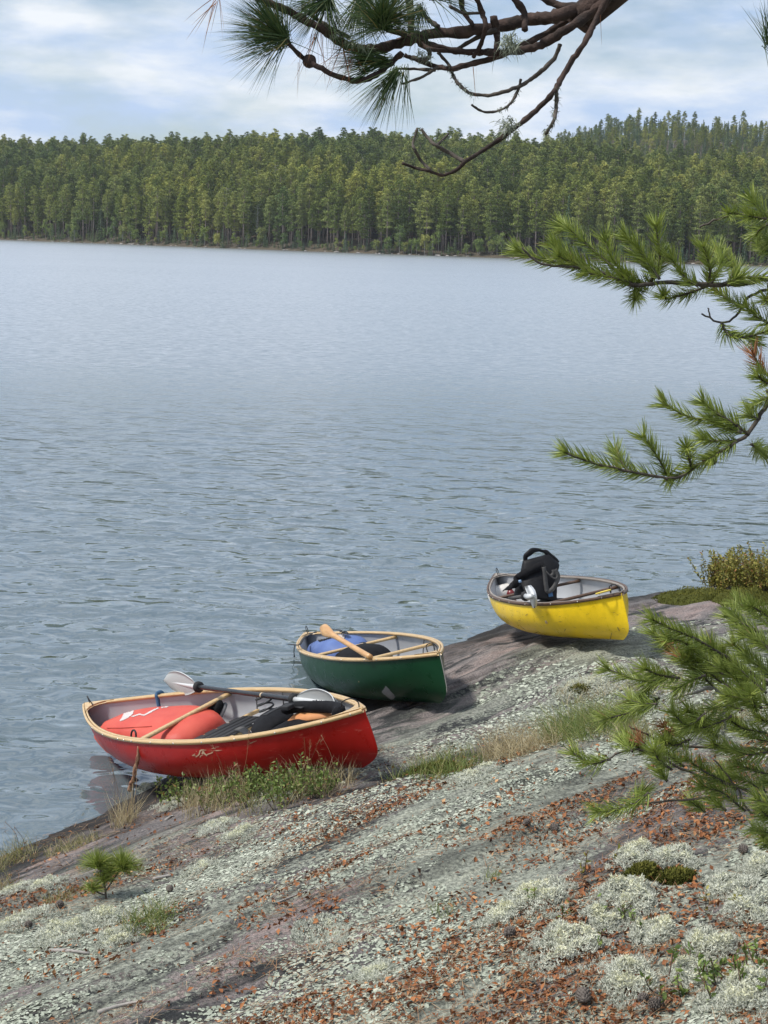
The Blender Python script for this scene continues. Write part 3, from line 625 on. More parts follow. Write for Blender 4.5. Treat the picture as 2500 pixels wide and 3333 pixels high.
    def u_at(s, p, side):
        u = np.linspace(-.95, .95, 400); P = s.edge(u, side, -.02, -.02) @ s.M.T + s.T; d = ((to_px(P) - np.asarray(p)) ** 2).sum(1); return float(u[np.argmin(d)])
    def thwart(s, un, uf, mat, name='thwart', w=.042, h=.022, drop=.030):
        a = s.edge(np.array([un]), -1, -.006, -drop)[0]; b = s.edge(np.array([uf]), 1, -.006, -drop)[0]; n = 13; d = unit((b - a)[None])[0]; sd = unit(np.cross([0, 0, 1.0], d)[None])[0]; rows_ = []
        for t in np.linspace(0, 1, n):
            ww = w * (.62 + .38 * abs(2 * t - 1) ** 2) / 2 * 1.25; c = a + (b - a) * t
            rows_ += [c + sd * ww * .8 - np.array([0, 0, h / 2]), c + sd * ww, c + sd * ww * .7 + np.array([0, 0, h / 2]), c - sd * ww * .7 + np.array([0, 0, h / 2]), c - sd * ww, c - sd * ww * .8 - np.array([0, 0, h / 2])]
        V = np.array(rows_); i = np.arange(n - 1)[:, None] * 6; j = np.arange(6)[None]; j2 = (j + 1) % 6
        return s.add(name, (V, [np.stack([i + j, i + j2, i + 6 + j2, i + 6 + j], -1).reshape(-1, 4), np.array([[5, 4, 3, 2, 1, 0], [6 * n - 6 + k for k in range(6)]])]), mat)
    def loc(s, p, z=None, y=None, x=None):
        """local point on a pixel's ray where it meets a local plane"""
        d = s.M.T @ ray(p); o = s.M.T @ (CAM - s.T); t = ((z - o[2]) / d[2]) if z is not None else ((y - o[1]) / d[1]) if y is not None else ((x - o[0]) / d[0]); return o + d * t
    def mark(s, name, polys, bvh, mat, parent, off=.0025, grid=2.0):
        """thin patches laid on a surface: each polygon given in photograph pixels"""
        Vs = []; Fs = []; o0 = s.M.T @ (CAM - s.T)
        if grid:
            cast = {}
            def hit(i, j):
                if (i, j) not in cast:
                    dd = s.M.T @ ray((i * grid, j * grid)); h = bvh.ray_cast(Vector(o0), Vector(dd).normalized()); cast[(i, j)] = -1
                    if h[0] is not None:
                        nn = h[1] if h[1].dot(Vector(dd)) < 0 else -h[1]; Vs.append(np.array(h[0] + nn * off)); cast[(i, j)] = len(Vs) - 1
                return cast[(i, j)]
            for pg in polys:
                pg = np.asarray(pg, float); x0, y0 = (pg.min(0) // grid).astype(int); x1, y1 = (pg.max(0) // grid).astype(int) + 1
                for i in range(x0, x1):
                    for j in range(y0, y1):
                        x, y = (i + .5) * grid, (j + .5) * grid; ins = False
                        for a, b in zip(pg, np.roll(pg, -1, 0)):
                            if (a[1] > y) != (b[1] > y) and x < (b[0] - a[0]) * (y - a[1]) / (b[1] - a[1]) + a[0]: ins = not ins
                        if ins:
                            q = [hit(i, j), hit(i, j + 1), hit(i + 1, j + 1), hit(i + 1, j)]
                            if min(q) >= 0: Fs.append(q)
            if Fs: return obj(name, mesh(name, np.array(Vs), Fs, True), mat, parent, True)
            return None
        for pg in polys:
            pg = np.asarray(pg, float); nseg = []
            for i in range(len(pg)):
                a, b = pg[i], pg[(i + 1) % len(pg)]; nseg += [a, (a + b) / 2]
            idx = []
            for p in nseg:
                d = s.M.T @ ray(p); h = bvh.ray_cast(Vector(o0), Vector(d).normalized())
                if h[0] is None: continue
                nn = h[1] if h[1].dot(Vector(d)) < 0 else -h[1]; Vs.append(np.array(h[0] + nn * off)); idx.append(len(Vs) - 1)
            if len(idx) > 2: Fs.append(idx)
        if Fs: return obj(name, mesh(name, np.array(Vs), Fs), mat, parent, True)
    def at_local(s, p): return s.mat @ Matrix.Translation(Vector(p))
def zr(p): return (220 + p[0] / 1.5361, 2150 + p[1] / 1.5361)
def zg(p): return (900 + p[0] / 2.765, 1950 + p[1] / 2.765)
def zy(p): return (1550 + p[0] / 3.0164, 1740 + p[1] / 3.0164)
red = Canoe('canoe', 'red canoe with pale ash gunwales, nearest to the camera', [-0.8994, 8.6988, -3.0853, -0.8868, -0.2453, 0.2222, 3.0872, 0.8056, 0.0511, 0.3163, 2.1883, 0.9734], M_RED, M_WOOD, M_WOOD, -1)
green = Canoe('canoe', 'dark green canoe with ash gunwales, between the red and yellow ones', [-0.0442, 11.0113, -3.3093, -1.2501, -0.2117, 0.1632, 3.2974, 0.729, 0.025, 0.355, 2.3273, 1.0691], M_GREEN, M_WOOD, M_WOOD, -1)
yellow = Canoe('canoe', 'bright yellow canoe with dark brown gunwales, farthest along the rock', [1.3952, 11.608, -2.9383, -1.3818, -0.1785, 0.2148, 3.2976, 0.7479, 0.0594, 0.3161, 2.2607, 1.0293], M_YELLOW, M_WALNUT, M_WEATH, -1)
def th(c, zf, n, f, mat):
    return c.thwart(c.u_at(zf(n), -1), c.u_at(zf(f), 1), mat)
th(red, zr, (345, 385), (795, 170), M_WOOD)
th(green, zg, (330, 460), (1055, 322), M_WOOD); th(green, zg, (720, 520), (1400, 372), M_WOOD)
th(yellow, zy, (210, 580), (1000, 418), M_WALNUT); th(yellow, zy, (600, 640), (1380, 478), M_WALNUT)
red.screws([-.62, -.45, -.28, -.22, -.15, .0, .16, .33, .5, .68, .86, .96]); green.screws([-.93, -.87, -.79, -.73, -.66, -.5, -.32, -.12, .1, .34, .55, .64, .8]); yellow.screws([-.7, -.55, -.4, -.25, -.1, .08, .3, .55, .75, .9])
# webbed seat hung on drop rods
def seat(c, x0, x1, zs, half, rods, webbing=True):
    root = c.add('seat', merge([box((x0, 0, zs), (.028, 2 * half, .022), None, .004), box((x1, 0, zs), (.028, 2 * half, .022), None, .004), box(((x0 + x1) / 2, -half * .62, zs + .001), (x1 - x0, .026, .018), None, .004), box(((x0 + x1) / 2, half * .62, zs + .001), (x1 - x0, .026, .018), None, .004)]), M_WOOD)
    if webbing:
        n = 5; wy = np.linspace(-half * .5, half * .5, n)
        for y in wy: c.add('webbing_strap', box(((x0 + x1) / 2, y, zs + .0135), (x1 - x0 + .03, half * .19, .003)), M_WEB, root)
        for xx in np.linspace(x0 + .05, x1 - .05, 4): c.add('webbing_strap', box((xx, 0, zs + .0165), ((x1 - x0) * .19, half * 1.28, .003)), M_WEB, root)
    for xx in (x0, x1):
        for sd in (-1, 1):
            c.add('drop_rod', tube([(xx, sd * half * .97, zs), (xx, sd * (float(c.b(np.array(2 * xx / c.L))) - .016), float(c.gz(np.array(2 * xx / c.L))) - .015)], .0035, 6), M_CORD)
    return root
seat(red, -.04, .25, .19, .36, True); seat(green, .42, .72, .2, .30, True); seat(yellow, .45, .75, .18, .31, True)

# ------------------------------------------------------------------ things in the canoes
def blob(c, s, ex=(2.6, 2.6), taper=(0, 0), wr=.02, seed=0, nu=36, nv=20, sag=0.0, R=None):
    """soft bag: superellipsoid with creases; taper = narrowing of y and z towards -x"""
    th_ = np.linspace(0, 2 * math.pi, nu, endpoint=False); ph = np.linspace(-math.pi / 2, math.pi / 2, nv)
    sp = lambda v, e: np.sign(v) * np.abs(v) ** (2 / e)
    Tm, Pm = np.meshgrid(th_, ph); x = sp(np.cos(Pm), ex[1]) * sp(np.cos(Tm), ex[0]); y = sp(np.cos(Pm), ex[1]) * sp(np.sin(Tm), ex[0]); z = sp(np.sin(Pm), ex[1])
    k = (1 - x) / 2; y = y * (1 - taper[0] * k); z = z * (1 - taper[1] * k) - taper[1] * k * .55
    n_ = (fbm(x * 2.2 + seed, y * 2.2 + z * 1.7 + seed, 4, seed + 30) - .5) * 2; m_ = 1 + wr * n_ * 2.2 + wr * .7 * np.abs(((x * 2.1 + z * 1.3 + y * .6 + n_ * .7 + 50) % 1.0) - .5)
    V = np.stack([x * s[0] / 2 * m_, y * s[1] / 2 * m_, z * s[2] / 2 * m_ - sag * (1 - x * x) * np.maximum(z, 0) * s[2] / 2], -1).reshape(-1, 3)
    if R is not None: V = V @ np.asarray(R).T
    i = np.arange(nv - 1)[:, None] * nu; j = np.arange(nu)[None]; j2 = (j + 1) % nu
    return V + np.asarray(c), [np.stack([i + j, i + j2, i + nu + j2, i + nu + j], -1).reshape(-1, 4)], np.zeros(nu * nv)
def bvh_of(d, off=(0, 0, 0)):
    fs = [tuple(map(int, f)) for F in d[1] for f in F]; return BVHTree.FromPolygons([tuple(np.asarray(v) + off) for v in d[0]], fs)
def strap(P, w, up=(0, 0, 1), th_=.003):
    """flat band along a path"""
    P = smooth_path(P, 5); T = unit(np.gradient(P, axis=0)); S = unit(np.cross(T, np.broadcast_to(np.asarray(up, float), P.shape))); Nn = np.cross(S, T); n = len(P)
    V = np.stack([P - S * w / 2, P + S * w / 2, P + S * w / 2 + Nn * th_, P - S * w / 2 + Nn * th_], 1).reshape(-1, 3)
    i = np.arange(n - 1)[:, None] * 4; j = np.arange(4)[None]; j2 = (j + 1) % 4
    return V, [np.stack([i + j, i + j2, i + 4 + j2, i + 4 + j], -1).reshape(-1, 4), np.array([[3, 2, 1, 0], [4 * n - 4, 4 * n - 3, 4 * n - 2, 4 * n - 1]])], np.zeros(len(V))
def in_canoe(c, name, label, cat, d, mat, part=None):
    """thing whose first part is given in canoe coordinates"""
    e = thing(name, label, cat, c.mat)
    o = obj(part or 'body', mesh(name, d[0], d[1], True), mat, e, True); return e, o
def zone(o, x, y): return (o[0] + x, o[1] + y)

# --- red canoe
M_BAGR = simple('faded red dry bag', (.50, .060, .040), (.60, .100, .065), 0.55, 5, 0.5, 0.012, None, 0.4, 7)
M_PRINT = simple('worn white print', (.50, .42, .40), (.62, .58, .56), 0.7, 30)
M_BLUES = simple('blue strap', (.035, .10, .20), (.06, .15, .27), 0.7, 30)
M_ORANGE = simple('orange foam', (.50, .20, .07), (.58, .26, .10), 0.7, 12)
M_CLEAR = None
d = blob((-.77, .02, .172), (1.24, .58, .30), (3.2, 2.6), (.38, .16), .034, 3)
e, o = in_canoe(red, 'dry_bag', 'big faded red dry bag wedged in the bow of the red canoe', 'bag', d, M_BAGR); bv = bvh_of(d)
zr2 = lambda p: (330 + p[0] / 4.4838, 2270 + p[1] / 4.4838)
red.mark('printed_arrow', [[zr2(p) for p in [(270, 350), (330, 240), (400, 190), (480, 190), (460, 250), (380, 310), (300, 345)]]], bv, M_PRINT, e)
red.mark('printed_arrow', [[zr2(p) for p in [(440, 280), (560, 240), (620, 255), (740, 190), (830, 150), (840, 165), (750, 210), (625, 275), (560, 258), (450, 292)]], [zr2(p) for p in [(870, 160), (930, 105), (1030, 105), (960, 150)]]], bv, M_PRINT, e)
def on(c, bv_, p, off=.006):
    o0 = c.M.T @ (CAM - c.T); dd = c.M.T @ ray(p); h = bv_.ray_cast(Vector(o0), Vector(dd).normalized())
    return None if h[0] is None else np.array(h[0]) + off * np.array(h[1] if h[1].dot(Vector(dd)) < 0 else -h[1])
pp = [q for q in (on(red, bv, zr2(p), .012) for p in [(350, 195), (430, 185), (520, 170), (600, 140), (690, 115), (740, 125), (765, 150)]) if q is not None]
if len(pp) > 3: obj('strap', mesh('strap', *strap(pp, .025)[:2]), M_BLUES, e, True)
q = on(red, bv, zr2((525, 165)), .014)
if q is not None: obj('buckle', mesh('buckle', *box(q, (.05, .035, .016), None, .004)[:2]), M_CORD, e, True)
pp = [q for q in (on(red, bv, zr2(p), .004) for p in [(90, 450), (300, 450), (460, 440), (640, 432), (740, 425)]) if q is not None]
if len(pp) > 2: obj('seam', mesh('seam', *tube(smooth_path(pp, 4), .0025, 4)[:2]), M_BAGR, e, True)
P = red.loc(zr((330, 375)), z=.31); obj('lash_ring', mesh('lash_ring', *tube([P + np.array([.03 * math.cos(a), .012 * math.sin(a), .03 * math.sin(a)]) for a in np.linspace(0, 6.28, 14)], .006, 6)[:2], smooth=True), M_CORD, e, True)
# blue strap looped over the far gunwale
u0 = red.u_at(zr((452, 178)), 1); g0 = red.edge(np.array([u0]), 1)[0]
tag(obj('lashing_strap', mesh('lashing_strap', *strap([g0 + np.array([.02, -.05, -.10]), g0 + np.array([.005, -.03, -.03]), g0 + np.array([0, -.022, .010]), g0 + np.array([0, .012, .012]), g0 + np.array([0, .026, -.02])], .028, (1, 0, 0), .003)[:2]), M_BLUES, matrix=red.mat), 'blue webbing strap hooked over the far gunwale of the red canoe', 'strap')
# water shoes
for k, (zz, col) in enumerate([((705, 310), 0), ((745, 300), 1)]):
    P = red.loc(zr(zz), z=.17); Rm = np.array(Matrix.Rotation(rad(55 + 18 * k), 3, 'Z') @ Matrix.Rotation(rad(-42), 3, 'Y'))
    so = blob((0, 0, 0), (.25, .092, .03), (2.6, 3.5), (0, 0), .0); up_ = blob((.055, 0, .035), (.13, .086, .07), (2.4, 2.4), (.0, .0), .03, 5); he = blob((-.085, 0, .04), (.07, .08, .085), (2.4, 2.6), (0, 0), .03, 6)
    e, o = in_canoe(red, 'water_shoe', ['black water shoe leaning on the red dry bag' , 'grey-soled water shoe propped behind the black one in the red canoe'][k], 'shoe', (so[0] @ Rm.T + P, so[1]), simple('shoe sole grey', (.13, .13, .13), (.2, .2, .2), .8), 'sole')
    for nm_, q in (('upper', up_), ('heel_cup', he)): obj(nm_, mesh(nm_, q[0] @ Rm.T + P, q[1], True), M_BLACKF, e, True)
    for a_ in (-.02, .03): obj('shoe_strap', mesh('shoe_strap', *strap([np.array(v) @ Rm.T + P for v in [(a_, -.045, .01), (a_, -.035, .055), (a_, 0, .07), (a_, .035, .055), (a_, .045, .01)]], .016, tuple(Rm @ np.array([1, 0, 0])), .003)[:2]), M_GREYF, e, True)
# life jacket: black panels around an orange back, collar roll and straps
e = thing('life_jacket', 'black life jacket with an orange lining lying in the stern of the red canoe', 'life jacket', red.mat)
pts_ = lambda L, z: [red.loc(zr(p), z=z) for p in L]
def slab(name, outline, th_, mat, sm=True, dome=.02):
    P = np.array(outline); c = P.mean(0); n_ = len(P); ring = [P, c + (P - c) * .80 + np.array([0, 0, th_ * .85]), c + (P - c) * .45 + np.array([0, 0, th_ + dome * .6]), c + (P - c) * .12 + np.array([0, 0, th_ + dome])]
    V = np.concatenate([P - np.array([0, 0, th_ * .5])] + ring); i = np.arange(4)[:, None] * n_; j = np.arange(n_)[None]; j2 = (j + 1) % n_
    Q = np.stack([i + j, i + j2, i + n_ + j2, i + n_ + j], -1).reshape(-1, 4)
    return obj(name, mesh(name, V, [Q, np.array([list(range(4 * n_, 5 * n_)), list(range(n_))[::-1]])], sm), mat, e, True)
slab('front_panel', smooth_path(pts_([(915, 345), (960, 290), (1060, 240), (1130, 265), (1080, 320), (980, 365), (925, 372), (915, 345)], .25)[:-1], 2), .03, M_BLACKF)
slab('front_panel', smooth_path(pts_([(985, 368), (1080, 315), (1200, 300), (1330, 268), (1350, 285), (1230, 330), (1100, 365), (1000, 385), (985, 368)], .25)[:-1], 2), .02, M_BLACKF)
slab('lining', smooth_path(pts_([(1100, 300), (1140, 272), (1230, 268), (1325, 268), (1290, 282), (1200, 296), (1100, 300)], .285)[:-1], 2), .02, M_ORANGE, True, .004)
obj('shoulder_roll', mesh('shoulder_roll', *tube(smooth_path([np.append(red.loc(zr(p), z=.335), .03)[:3] for p in [(1075, 245), (1150, 232), (1230, 232), (1310, 232), (1360, 245), (1345, 270)]], 5), [.022] + [.033] * 24 + [.02], 9)[:2], smooth=True), M_BLACKF, e, True)
obj('strap', mesh('strap', *strap(pts_([(985, 275), (1040, 245), (1080, 228), (1120, 222), (1180, 235)], .345), .035)[:2]), M_WEB, e, True)
obj('buckle', mesh('buckle', *box(red.loc(zr((1100, 232)), z=.36), (.07, .05, .025), None, .006)[:2]), M_CORD, e, True)
obj('strap', mesh('strap', *strap(pts_([(850, 345), (880, 350), (905, 372), (925, 382)], .235), .045)[:2]), M_WEB, e, True)
obj('buckle', mesh('buckle', *box(red.loc(zr((862, 345)), z=.23), (.06, .045, .02), None, .005)[:2]), M_GREYF, e, True)
P = red.loc(zr((1003, 264)), z=.24); M_MUG = simple('black coiled cord', (.012, .012, .013), (.02, .02, .02), .5)
tag(obj('coiled_line', mesh('coiled_line', *tube([P + np.array([(.045 + .004 * math.sin(3 * a)) * math.cos(a), (.045) * math.sin(a), .006 * a]) for a in np.linspace(0, 18, 70)], .006, 5)[:2], smooth=True), M_MUG, matrix=red.mat), 'small black coil of line beside the life jacket in the red canoe', 'rope')
# double-bladed paddle across the red canoe
M_BLADE = simple('white blade plastic', (.52, .53, .53), (.60, .61, .61), 0.35, 5)
M_BLADE2 = None
m_, n_, l_, b_ = new_mat('smoky translucent blade'); b_.inputs['Base Color'].default_value = (.42, .43, .42, 1); b_.inputs['Roughness'].default_value = .6; b_.inputs['Alpha'].default_value = .84; M_SMOKE = m_
M_INK = simple('black print', (.01, .01, .01), (.015, .015, .015), .6); M_TAPE = simple('tan tape ring', (.55, .42, .27), (.6, .47, .3), .6)
def paddle_fit():
    best = None
    for yA in np.linspace(.30, .62, 33):
        for zB in np.linspace(.33, .44, 23):
            a = red.loc(zr((653, 132)), y=yA); b = red.loc(zr((1135, 195)), z=zB); x_ = unit((b - a)[None])[0]
            p = to_px(np.array([a - x_ * .45, b + x_ * .45]) @ red.M.T + red.T); er = ((p[0] - zr((455, 110))) ** 2).sum() + ((p[1] - zr((1375, 228))) ** 2).sum()
            if best is None or er < best[0]: best = (er, a, b, yA, zB)
    return best
_pf = paddle_fit(); A, B = _pf[1], _pf[2]; print('PADDLE', _pf[0], _pf[3:], np.linalg.norm(A - B), A, B)
ax = unit((B - A)[None])[0]; sdv = unit(np.cross(ax, [0, 0, 1.0])[None])[0]; upv = np.cross(sdv, ax)
e = thing('kayak_paddle', 'black-shafted double paddle with white blades laid across the red canoe', 'paddle', red.mat)
def addp(nm_, d, mt, sm=True, par=None): return obj(nm_, mesh(nm_, d[0], d[1], sm), mt, par or e, True)
addp('shaft', tube([A - ax * .04, A, (A + B) / 2, B, B + ax * .04], .0155, 12), M_CARBON)
for q in (A + ax * .005, B - ax * .005): addp('drip_ring', tube([q - ax * .012, q - ax * .009, q, q + ax * .009, q + ax * .012], [.018, .036, .026, .036, .018], 14), M_CORD)
cq = red.loc(zr((875, 165)), z=.40); tq = float(np.dot(cq - A, ax)); addp('joint_ring', tube([A + ax * (tq - .006), A + ax * (tq + .006)], .0168, 12), M_TAPE)
def blade(base, axd, tipv, wv, L_, W_, label=None):
    """scooped asymmetric blade with a rib; wv is the width direction"""
    us = np.linspace(0, 1, 15); vs = np.linspace(-1, 1, 9); nv_ = np.cross(axd, wv); Vt = []
    for u in us:
        w_ = W_ / 2 * (math.sin(math.pi * min(1, .08 + .80 * u)) ** .75) * (1 if u < .86 else max(0.0, 1 - ((u - .86) / .14) ** 2.2) ** .6 * 1.0)
        for v in vs: Vt.append(base + axd * (u * L_ * (1 - .06 * v * v * (1 if v < 0 else .4))) + wv * (v * w_ + .012 * u) + nv_ * (.03 * u * u - .02 * (1 - v * v) * u))
    Vt = np.array(Vt); G = grid_faces(15, 9); Vb = Vt - nv_ * .005; n9 = len(Vt); rim = list(range(9)) + [i * 9 + 8 for i in range(1, 15)] + [14 * 9 + k for k in range(7, -1, -1)] + [i * 9 for i in range(13, 0, -1)]
    side_ = np.array([[rim[i], rim[(i + 1) % len(rim)], n9 + rim[(i + 1) % len(rim)], n9 + rim[i]] for i in range(len(rim))])
    bo = addp('blade', (np.concatenate([Vt, Vb]), [np.concatenate([G, G[:, ::-1] + n9, side_])]), M_SMOKE)
    P = [base - axd * .03] + [base + axd * (u * L_) + wv * .012 * u + nv_ * (.03 * u * u - .02 * u + .002) for u in (.1, .3, .5, .7, .85)]
    addp('rib', tube(P, [.017, .016, .013, .010, .007, .003], 8), M_BLADE, True, bo)
    rimP = Vt[rim + [rim[0]]]; addp('edge', tube(rimP[9:33], .0032, 5), M_BLADE, True, bo)
    k = 0
    for u in np.linspace(.42, .86, 13):                           # worn lettering along the rib
        c_ = base + axd * (u * L_) + wv * (.012 * u) + nv_ * (.03 * u * u - .02 * u + .0165 - .012 * max(0, u - .3)); hh = .011 + .008 * ((k * 7) % 3) / 2; k += 1
        addp('letter', box(c_ + wv * .002, (.007 + .004 * (k % 2), hh, .002), np.stack([axd, wv, nv_], 1)), M_INK, False, bo)
vw_ = unit((red.M.T @ (red.T - CAM))[None])[0]; fc_ = unit(np.cross(ax, vw_)[None])[0]; fc_ = fc_ * np.sign(fc_[2]); wv_ = unit((fc_ * .92 + np.cross(ax, fc_) * .38)[None])[0]
tipA = red.loc(zr((450, 110)), y=A[1] + .16); tipB = red.loc(zr((1385, 235)), z=.40)
axA = unit((A - B)[None])[0]; axB = unit((B - A)[None])[0]
blade(A + axA * .03, axA, None, wv_, .48, .15)
blade(B + axB * .03, axB, None, unit((fc_ * .92 + np.cross(ax, fc_) * .3)[None])[0], .46, .14)
# peeling maker's marking and scuffs on the red hull
M_SCUFF = simple('bare scuffed patch', (.42, .27, .16), (.52, .37, .24), .6, 20)
zr5 = lambda p: (580 + p[0] / 5.925, 2400 + p[1] / 5.925)
SC_ = [[(265, 352), (330, 312), (340, 318), (300, 345), (355, 348), (350, 358)], [(335, 378), (400, 320), (420, 245), (450, 232), (555, 236), (550, 250), (470, 252), (440, 262), (425, 325), (365, 380)], [(470, 262), (500, 262), (520, 300), (570, 350), (555, 362), (500, 315), (455, 320)], [(420, 385), (430, 350), (480, 325), (490, 335), (445, 360), (435, 385)], [(548, 322), (620, 300), (690, 268), (670, 300), (600, 325), (560, 335)],
       [(640, 222), (680, 195), (730, 203), (720, 214), (670, 214)], [(680, 252), (760, 240), (860, 245), (760, 262)], [(720, 186), (795, 176), (790, 184), (730, 192)], [(1340, 140), (1440, 85), (1530, 55), (1520, 66), (1430, 105)], [(350, 265), (362, 255), (368, 265), (355, 272)]]
red.mark('peeling_decal', [[zr5(p) for p in pg] for pg in SC_], red.bvh, M_SCUFF, red.root, grid=1.0)

# --- green canoe
M_BLUEP = simple('blue pack cloth', (.070, .115, .285), (.105, .165, .37), 0.6, 8, 0.5, 0.012, None, 0.4, 8)
d = blob((-.93, .02, .215), (.98, .50, .37), (3.0, 2.8), (.42, .22), .032, 9)
e, o = in_canoe(green, 'pack', 'blue and black pack with a white emblem in the bow of the green canoe', 'pack', d, M_BLUEP); bv = bvh_of(d)
zg2 = lambda p: (930 + p[0] / 4.4838, 2010 + p[1] / 4.4838)
green.mark('black_yoke', [[zg2(p) for p in [(372, 285), (420, 240), (520, 215), (700, 212), (830, 235), (740, 265), (690, 300), (590, 330), (500, 358), (440, 330), (400, 315)]]], bv, M_BLACKF, e, .004)
green.mark('emblem', [[zg2(p) for p in [(745, 285), (780, 255), (830, 252), (862, 275), (850, 340), (815, 330), (820, 305), (790, 290)]]], bv, M_PRINT, e, .007)
pp = [green.loc(zg2(p), z=.42) for p in [(600, 200), (650, 186), (740, 180), (800, 190), (805, 215)]]; obj('grab_handle', mesh('grab_handle', *strap(pp, .022)[:2]), M_WEB, e, True)
obj('side_strap', mesh('side_strap', *strap([green.loc(zg2(p), z=.40) for p in [(840, 230), (850, 205), (880, 225), (890, 240)]], .03)[:2]), M_WEB, e, True)
d = blob((-.14, .0, .185), (.64, .46, .33), (2.6, 2.5), (.15, .05), .028, 14)
e, o = in_canoe(green, 'pack', 'soft black pack behind the blue one in the green canoe', 'pack', d, M_BLACKF); bv = bvh_of(d)
obj('strap', mesh('strap', *strap([green.loc(zg2(p), z=.335) for p in [(1085, 370), (1140, 368), (1165, 390)]], .022)[:2]), M_WEB, e, True)
# tie-down strap hanging off the bow
g0 = green.loc(zg2((190, 410)), z=.385); pp = [green.loc(zg2(p), z=z_) for p, z_ in [((445, 205), .40), ((390, 235), .40), ((270, 300), .40), ((200, 400), .395), ((120, 398), .40), ((45, 392), .39)]]
e = thing('tie_down_strap', 'black tie-down strap looped over the bow of the green canoe, its tail dangling', 'strap', green.mat)
obj('band', mesh('band', *strap(pp, .022)[:2]), M_WEB, e, True)
obj('tail', mesh('tail', *tube(smooth_path([green.loc(zg2((135, 400)), z=.39), green.loc(zg2((125, 440)), z=.36), green.loc(zg2((120, 500)), z=.30), green.loc(zg2((125, 570)), z=.235)], 4), [.004] * 12 + [.008], 5)[:2]), M_CORD, e, True)
# wooden single-blade paddle: grip end low at the near gunwale, edge-on blade resting on the pack
zgp = zg2
Gp = green.loc(zgp((1235, 580)), z=.375); Tp = green.loc(zgp((515, 150)), z=None, x=float(Gp[0] - .98))
axp = unit((Gp - Tp)[None])[0]; Lp = float(np.linalg.norm(Gp - Tp)); sp_ = unit(np.cross(axp, [0, 0, 1.0])[None])[0]; np_ = np.cross(sp_, axp)
e = thing('wooden_paddle', 'honey-coloured wooden paddle lying across the packs of the green canoe', 'paddle', green.mat)
ts = np.linspace(0, 1, 26); rw_ = np.interp(ts, [0, .03, .08, .16, .24, .30, .42, .6, 1], [.018, .038, .046, .040, .026, .021, .019, .019, .021]); rh_ = np.interp(ts, [0, .05, .18, .27, .36, 1], [.010, .013, .014, .019, .020, .020])
V = np.concatenate([Tp + axp * (Lp * t_) + np.outer(np.cos(np.arange(10) / 10 * 6.283) * w_, (sp_ * .45 - np_ * .89)) + np.outer(np.sin(np.arange(10) / 10 * 6.283) * h_, (sp_ * .89 + np_ * .45)) for t_, w_, h_ in zip(ts, rw_, rh_)])
i_ = np.arange(25)[:, None] * 10; j_ = np.arange(10)[None]; j2_ = (j_ + 1) % 10
nq = 8 * 10
obj('grip', mesh('grip', V[:nq + 10], [np.stack([i_ + j_, i_ + j2_, i_ + 10 + j2_, i_ + 10 + j_], -1).reshape(-1, 4)[:80], np.array([list(range(10))[::-1]])], True), M_WOOD2, e, True)
Vs_ = V[nq:]; k_ = len(Vs_) // 10
obj('shaft', mesh('shaft', Vs_, [np.stack([i_ + j_, i_ + j2_, i_ + 10 + j2_, i_ + 10 + j_], -1).reshape(-1, 4)[:(k_ - 1) * 10], np.array([[(k_ - 1) * 10 + q for q in range(10)]])], True), M_WOOD2, e, True)
M_DUCT = simple('grey repair tape', (.17, .18, .18), (.25, .26, .26), .4, 14)
green.mark('repair_patch', [[zg(p) for p in [(988, 778), (948, 835), (1035, 910), (1075, 878)]]], green.bvh, M_DUCT, green.root)
M_KEV = simple('grey skid plate', (.22, .21, .19), (.34, .32, .30), .7, 25)
for c_, pg in ((green, [(1478, 485), (1497, 560), (1510, 640), (1518, 800), (1512, 900), (1500, 960), (1490, 900), (1500, 800), (1494, 640), (1484, 560)]),):
    P = [c_.surf(np.array(1.0), np.array(f_)) for f_ in np.linspace(.25, .98, 12)]; obj('stem_band', mesh('stem_band', *strap([(float(x_) + .003, 0, float(z_)) for x_, w_, z_ in P], .014, (0, 1, 0), .003)[:2]), M_KEV, c_.root, True)

# --- yellow canoe
e = thing('dry_pack', 'tall black roll-top dry pack standing in the yellow canoe', 'pack', yellow.mat)
zy2 = lambda p: (1600 + p[0] / 6.636, 1770 + p[1] / 6.636)
XP = -.33                                                     # the pack stands at this station; outline traced on a plane across the hull
out_ = [(500, 1170), (520, 980), (590, 780), (640, 560), (690, 270), (800, 185), (885, 122), (960, 118), (1100, 150), (1165, 155), (1300, 280), (1465, 415), (1440, 520), (1405, 640), (1440, 720), (1400, 860), (1370, 1060), (1330, 1215)]
P2 = [yellow.loc(zy2(p), x=XP) for p in out_]; P2 = np.array(P2)[:, 1:]      # y, z
def outline_w(z):
    ys = []
    n_ = len(P2)
    for i in range(n_):
        a, b = P2[i], P2[(i + 1) % n_]
        if (a[1] - z) * (b[1] - z) < 0: ys.append(a[0] + (b[0] - a[0]) * (z - a[1]) / (b[1] - a[1]))
    return (min(ys), max(ys)) if len(ys) >= 2 else None
hz = yellow.loc(zy2((1000, 285)), x=XP)[2]; ztop = yellow.loc(zy2((960, 118)), x=XP)[2]; zs_ = np.linspace(.03, hz, 22); rows_ = []
